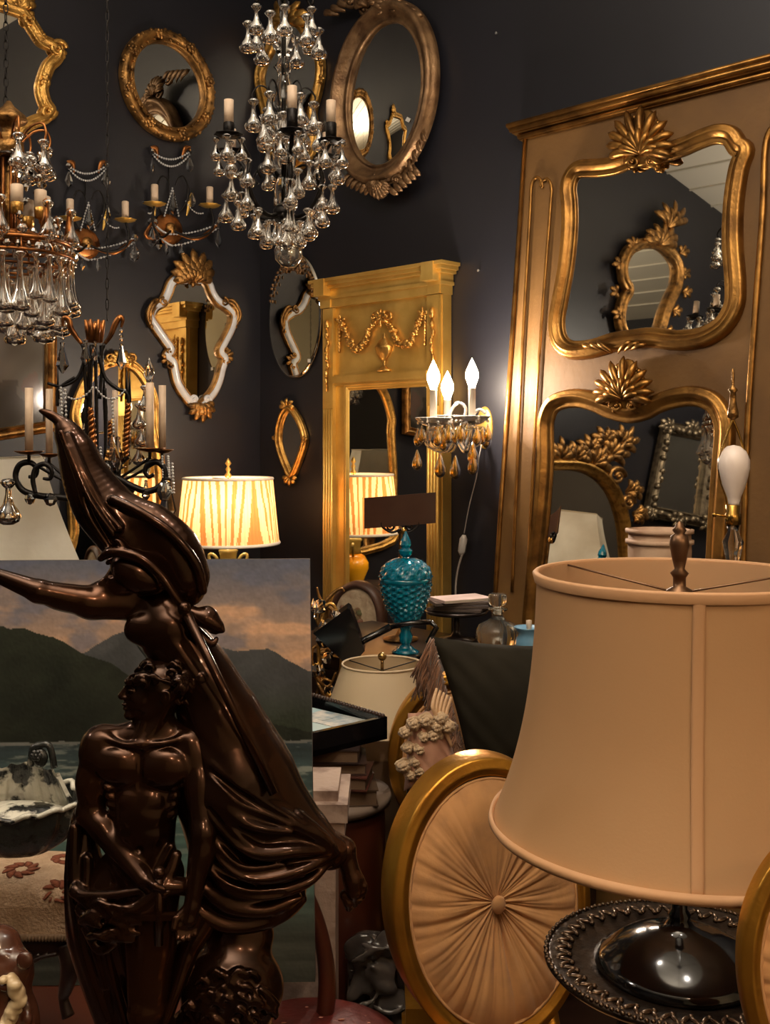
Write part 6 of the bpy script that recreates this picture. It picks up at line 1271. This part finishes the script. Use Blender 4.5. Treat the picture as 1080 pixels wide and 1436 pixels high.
# ---------------------------------------------------------------- the big lamp on the right
def big_lamp():
    z = 1.27; k = z/F; x = P(953, 0, z).x; top = P(0, 1436, z).z; zt = 1.5-186*k; zb = 1.5-535*k; zd = 1.5-727*k
    r = ground('big_table_lamp', 'large unlit lamp with flared peach-beige shade and embossed bronze base, right foreground', 'lamp', x, z, zd-.012)
    L = lambda zz: zz-(zd-.012); sh = cloth_light('peach_silk', (198, 156, 112), .22, .62, col2=(190, 148, 104), nscale=3, bump=.03, bscale=300); tape = mat('peach_tape', (186, 142, 102), .7)
    prof = []; n = 26
    for i in range(n+1):
        t = i/n; R = 199+(262-199)*(.2*t+.8*t**2.8); prof.append((R*k, L(zt+(zb-zt)*t)))
    pan6 = lambda a, q, zz: 1-.006*abs(math.cos(a*4+.2))
    b = MB(); b.lathe(prof[::-1], n=160, wave=pan6, caps=False); b.obj('shade_cloth', sh, r)
    b = MB(); b.lathe([(q-.0035, zz) for q, zz in prof], n=96, wave=pan6, caps=False); b.obj('shade_lining', cloth_light('cream_lining', (222, 182, 140), .3, .7), r)
    for q, zz, h in ((199, zt, 12), (262, zb, 13)):
        b = MB(); s = -1 if zz == zt else 1; b.lathe([((q+1.5)*k+.001, L(zz)-h*k*(1 if s < 0 else .3)), ((q+3)*k+.002, L(zz)), ((q+2)*k, L(zz)+h*k*(.25 if s < 0 else .8)), ((q-3)*k, L(zz)+h*k*.2), ((q-3)*k, L(zz)-h*k*.3)], n=96, caps=False); b.obj('shade_binding', tape, r)
    for i in range(4):                                                          # seam tapes down the ribs
        a = -PI/2-.15+i*PI/2-(.22 if i == 3 else 0); b = MB(); pts = [(q*1.003*math.cos(a-.04*j/26), q*1.003*math.sin(a-.04*j/26), zz) for j, (q, zz) in enumerate(prof)]; b.tube(pts, 8*k, 10, flat=.22, up=(-math.cos(a), -math.sin(a), 0)) ; b.obj('seam_tape', tape, r)
    m = mat('antique_brass', (112, 84, 62), .35, .8); 
    for q in range(3): a = PI/2+.75+q*2*PI/3; b = MB(); e = Vector((196*k*math.cos(a), 196*k*math.sin(a), L(zt)-.002)); h = Vector((0, 0, L(zt)-.022)); b.tube([h, h.lerp(e, .75), e], 1.6*k, 6); b.obj('spider_arm', m, r)
    b = MB(); b.lathe([(18*k, -.026), (19*k, -.022), (18*k, -.018), (9*k, -.014), (9*k, -.003), (13*k, .002), (7*k, .007), (10*k, .018), (14*k, .036), (12*k, .046), (7*k, .049), (10*k, .053), (6*k, .057), (5*k, .061), (0, .064)], (0, 0, L(zt)), 18); b.obj('finial', m, r)
    b = MB(); b.lathe([(0, 0), (150*k, 0), (181*k, 6*k), (188*k, 14*k), (186*k, 18*k), (178*k, 18*k), (150*k, 12*k), (126*k, 6*k), (118*k, 6*k), (0, 6*k)], n=96); b.obj('dish_base', mat('dark_pewter_dish', (84, 70, 58), .3, .7, (44, 36, 32), 30, bump=.2, bscale=90), r)
    em = MB(); rr = random.Random(5)
    for i in range(150):
        a = 2*PI*i/150; em.ball(((184+1.5*(i % 2))*k*math.cos(a), (184+1.5*(i % 2))*k*math.sin(a), 19*k), (3.6*k, 3.6*k, 3*k), 6, 4)
    for i in range(84):
        a = 2*PI*i/84; q = 160+4*(i % 2); rot = Matrix.Rotation(a+.5*(1 if i % 2 else -1), 3, 'Z'); em.ball((q*k*math.cos(a), q*k*math.sin(a), 15*k), (12*k, 4*k, 4*k), 8, 5, rot); em.ball(((q-8+14*(i % 2))*k*math.cos(a+.05), (q-8+14*(i % 2))*k*math.sin(a+.05), 15*k), (4.5*k, 4.5*k, 4*k), 6, 4)
    em.obj('embossed_border', mat('embossed_pewter', (110, 90, 72), .25, .85), r, kind='stuff')
    b = MB(); b.lathe([(0, 5*k), (116*k, 5*k), (118*k, 12*k), (108*k, 22*k), (84*k, 38*k), (60*k, 50*k), (44*k, 55*k), (30*k, 58*k), (20*k, 64*k), (14*k, 74*k), (16*k, 80*k), (11*k, 86*k), (9*k, 120*k), (11*k, 124*k), (9*k, 140*k), (5*k, 160*k), (4*k, L(zt)-.03), (0, L(zt)-.02)], n=56); b.obj('black_dome', mat('black_gloss', (16, 13, 12), .12, .1, coat=.7), r)
    t = ground('lamp_table', 'small round table hidden beneath the big lamp', 'table', x, z); q = MB(); H = zd-.012; q.lathe([(0, H-.02), (.098, H-.02), (.1, H-.01), (.098, H), (0, H)], n=36); q.obj('table_top', G['wood'], t); q = MB(); q.lathe([(0, 0), (.09, 0), (.08, .03), (.025, .06), (.03, .4), (.02, H-.025)], n=14); q.obj('column', G['wood'], t)
big_lamp()
def harp_lamp():
    z = 2.05; c = ZCtx(1028, 745, z); r = c.root('bare_lamp', 'shadeless lamp with white bulb inside a brass harp behind the big lampshade', 'lamp'); k = c.k; br = mat('brass', (180, 140, 70), .22, .95); H = c.F.O.z-.8
    b = MB(); b.lathe([(1*k, 228*k), (2.2*k, 222*k), (2*k, 205*k), (4*k, 202*k), (7*k, 198*k), (4*k, 194*k), (5*k, 180*k), (8*k, 166*k), (8*k, 160*k), (3*k, 157*k), (0, 155*k)][::-1], n=10); b.obj('finial', G['gold_dark'], r)
    b = MB()
    for i in range(9): b.ball((0, 0, (204+i*2.4)*k), (2.8*k, 2.8*k, 1*k), 8, 4)
    b.obj('finial_thread', G['gold_dark'], r, kind='stuff')
    for s in (-1, 1): b = MB(); b.tube(crom([c.p(1028, 588), c.p(1028+s*8, 608), c.p(1028+s*19, 645), c.p(1028+s*18, 670), c.p(1028+s*9, 700), c.p(1028+s*8, 722)], 6), 1.8*k, 7); b.obj('harp', br, r)
    b = MB(); b.lathe([(8*k, 36*k), (8*k, 40*k), (10*k, 48*k), (17*k, 66*k), (22*k, 88*k), (22*k, 100*k), (17*k, 112*k), (9*k, 119*k), (0, 121*k)], c.p(1029, 745), 24); b.obj('light_bulb', mat('white_bulb', (236, 222, 214), .3, trans=.0), r)
    b = MB(); b.lathe([(7*k, 8*k), (11*k, 10*k), (11*k, 24*k), (9*k, 26*k), (10*k, 36*k), (7*k, 38*k), (0, 38*k)], n=18); b.tube([c.p(1018, 724), c.p(1004, 722)], 1.6*k, 6); b.ball(c.p(1002, 722), 3.4*k, 8, 6); b.obj('socket', br, r)
    b = MB(); b.lathe([(.06, -H), (.062, -H+.015), (.02, -H+.04), (.035, -H+.12), (.05, -H+.25), (.03, -.12), (.012, -.06), (.016, -.04), (.02, -.02), (.01, .0), (.012, .012)], n=20); b.obj('glass_column', G['crystal'], r)
    t = ground('side_table', 'narrow dark side table hidden behind the big lampshade', 'table', c.F.O.x, z); legs_table(t, -.17, -.15, .17, .15, .8, .025, G['wood'])
harp_lamp()
def ribbed_pot():
    z = 2.72; k = z/F; x = P(925, 0, z).x; r = ground('ribbed_pot', 'cream ribbed wooden keg-like pot rising just above the big lampshade', 'pot', x, z, 1.1); m = mat('limewash', (198, 168, 142), .7, 0, (170, 134, 108), 10, bump=.2, bscale=40); H = 1.5-122*k-1.1
    b = MB(); b.lathe([(0, 0), (38*k, 0), (43*k, H*.3), (44*k, H*.7), (43*k, H), (40*k, H), (39*k, H*.6), (0, H*.6)], n=40, wave=lambda a, q, zz: 1-.012*abs(math.sin(a*12))); b.obj('pot_wall', m, r)
    for f in (.98, .83): b = MB(); b.lathe([(43*k, H*f-4*k), (47*k, H*f-3*k), (47*k, H*f+2*k), (43*k, H*f+3*k)], n=40, caps=False); b.obj('hoop', m, r)
    t = ground('plant_stand', 'tall dark column stand hidden behind the big lampshade', 'stand', x, z); q = MB(); q.lathe([(0, 1.07), (.1, 1.07), (.1, 1.1), (0, 1.1)], n=24); q.obj('table_top', G['wood'], t); q = MB(); q.lathe([(0, 0), (.11, 0), (.1, .03), (.03, .08), (.025, .7), (.04, 1.07)], n=14); q.obj('column', G['wood'], t)
ribbed_pot()
# ---------------------------------------------------------------- things seen only in the big leaning mirror: they hang on the left wall
class RCtx(PCtx):
    def __init__(s, fr, px0, py0, off=0.0):
        s.base = fr; C = Vector((0, 0, EYE)); s.C = TC.F.reflect(C); o = s.rhit(fr, px0, py0, off); s.F = fr.moved(o); s.k = (TC.F.reflect(o)-C).length/F; s.inv = s.F.M.inverted()
    def rhit(s, fr, px, py, off=0):
        q = TC.F.reflect(P(px, py, 1)); d = q-s.C; t = (fr.O+fr.N*off-s.C).dot(fr.N)/d.dot(fr.N); return s.C+d*t
    def p(s, a, b, c=0): l = s.inv @ s.rhit(s.F, a, b); l.y = -c*s.k; return l
def far_cartouche():
    c = RCtx(WL, 908, 410, .02); r = c.root('rococo_mirror', 'ornate rococo gilt mirror seen reflected in upper pane of the leaning panel', 'mirror'); k = c.k
    out = [(907,342), (925,344), (940,357), (949,376), (947,402), (938,422), (930,442), (924,462), (912,480), (893,484), (875,474), (867,450), (871,424), (879,408), (872,392), (871,372), (879,354), (893,345)]
    path = crom([c.p(*q) for q in out], 5, True); b = MB(); b.sweep(path, profile(k, 15, 13)); b.obj('frame', G['gold_dark'], r); glass(c, inset(path, 2*k), parent=r, y=-.003)
    for (x, y, a) in ((952,385,0), (954,410,-.3), (940,436,-.4), (930,465,-.5), (865,440,PI+.3), (862,410,PI), (866,372,PI-.4), (884,345,2.2), (950,356,.6)):
        b = MB(); fan(b, c, x, y, a, 2, 4, 13, 7, 5, 4); b.obj('carving', G['gold_dark'], r)
    b = MB(); fan(b, c, 918, 345, PI/2-.2, 2.4, 7, 32, 11, 6, 8); fan(b, c, 928, 322, PI/2-.25, 1.4, 5, 40, 10, 8, 8); scroll(b, c, 905, 338, 9, 1.4, 0, 1, 3.5, 9); scroll(b, c, 934, 338, 9, 1.4, PI, -1, 3.5, 9); b.obj('crest', G['gold_dark'], r)
far_cartouche()
def far_rect():
    c = RCtx(WL, 950, 670, .02); r = c.root('rococo_mirror', 'rectangular silver-gilt carved mirror reflected at right in the lower pane', 'mirror'); k = c.k; sg = mat('silver_gilt', (140, 126, 104), .38, .75, (76, 66, 54), 30, .4, .7)
    pts = [c.p(*q) for q in ((932,600), (997,612), (981,732), (908,717))]; b = MB(); b.sweep(pts, profile(k, 17, 12), smooth=False); b.obj('frame', sg, r); glass(c, inset(pts, 3*k), parent=r, y=-.003)
    n = 34
    b = MB()
    for i in range(4):
        A, B_ = pts[i], pts[(i+1) % 4]
        for q in range(9): t = (q+.5)/9; p = A.lerp(B_, t); b.ball((p.x+R_.uniform(-3, 3)*k, -10*k, p.z+R_.uniform(-3, 3)*k), (6*k, 5*k, 4.5*k), 7, 5, Matrix.Rotation(R_.uniform(0, 3), 3, 'Y'))
    b.obj('leaf_border', sg, r, kind='stuff')
    for (x, y, a) in ((964,604,PI/2), (932,600,2.4), (997,612,.7), (981,732,-.8), (908,717,-2.4), (945,726,-PI/2)): b = MB(); fan(b, c, x, y, a, 2.2, 5, 16, 8, 6, 5); b.obj('carving', sg, r)
far_rect()
def far_arch():
    c = RCtx(WL, 800, 720, .08); r = c.root('arched_rococo_mirror', 'big gilt arched mirror with leafy crest reflected in the lower pane', 'mirror'); k = c.k
    out = [(780,650), (812,652), (838,664), (858,686), (870,716), (876,750), (879,800), (880,850), (680,850), (681,800), (684,750), (690,716), (702,686), (722,664), (748,652)]
    path = crom([c.p(*q) for q in out], 4, True); b = MB(); b.sweep(path, profile(k, 19, 14)); b.obj('frame', G['gold'], r); glass(c, inset(path, 4*k), parent=r, y=-.003)
    for (x, y, a, L) in ((800,645,1.2,30), (826,652,1.0,36), (848,640,.7,34), (862,625,.9,34), (842,622,2.0,26), (874,690,.2,24), (884,720,-.3,20), (820,634,1.8,26), (780,645,PI/2,34)): b = MB(); fan(b, c, x, y, a, 2, 5, L, 11, 6, 7); b.obj('crest_leaf', G['gold_dark'], r)
    for (x, y, q) in ((858,668,13), (874,705,10), (838,640,10)): b = MB(); scroll(b, c, x, y, q, 1.5, 0, 1, 4.5, 9); b.obj('crest_scroll', G['gold_dark'], r)
far_arch()
# ---------------------------------------------------------------- nails left in the wall
for px, py, lb in ((698, 47, 'small bare nail high on the dark wall right of oval mirror'), (673, 379, 'small bare nail beside the cornice of the gilt pier mirror'), (716, 178, 'tiny nail in the dark wall just left of leaning panel')):
    c = PCtx(WR, px, py); r = c.root('wall_nail', lb, 'nail'); b = MB(); b.tube([c.p(px, py, 0), c.p(px+2, py+1, 7)], 1.0*c.k, 6); b.obj('nail_shaft', mat('steel_nail', (190, 190, 190), .3, .9), r); b = MB(); b.ball(c.p(px+2, py+1, 7), (2*c.k, .6*c.k, 2*c.k), 8, 5); b.obj('nail_head', mat('steel_head', (210, 210, 210), .3, .9), r)
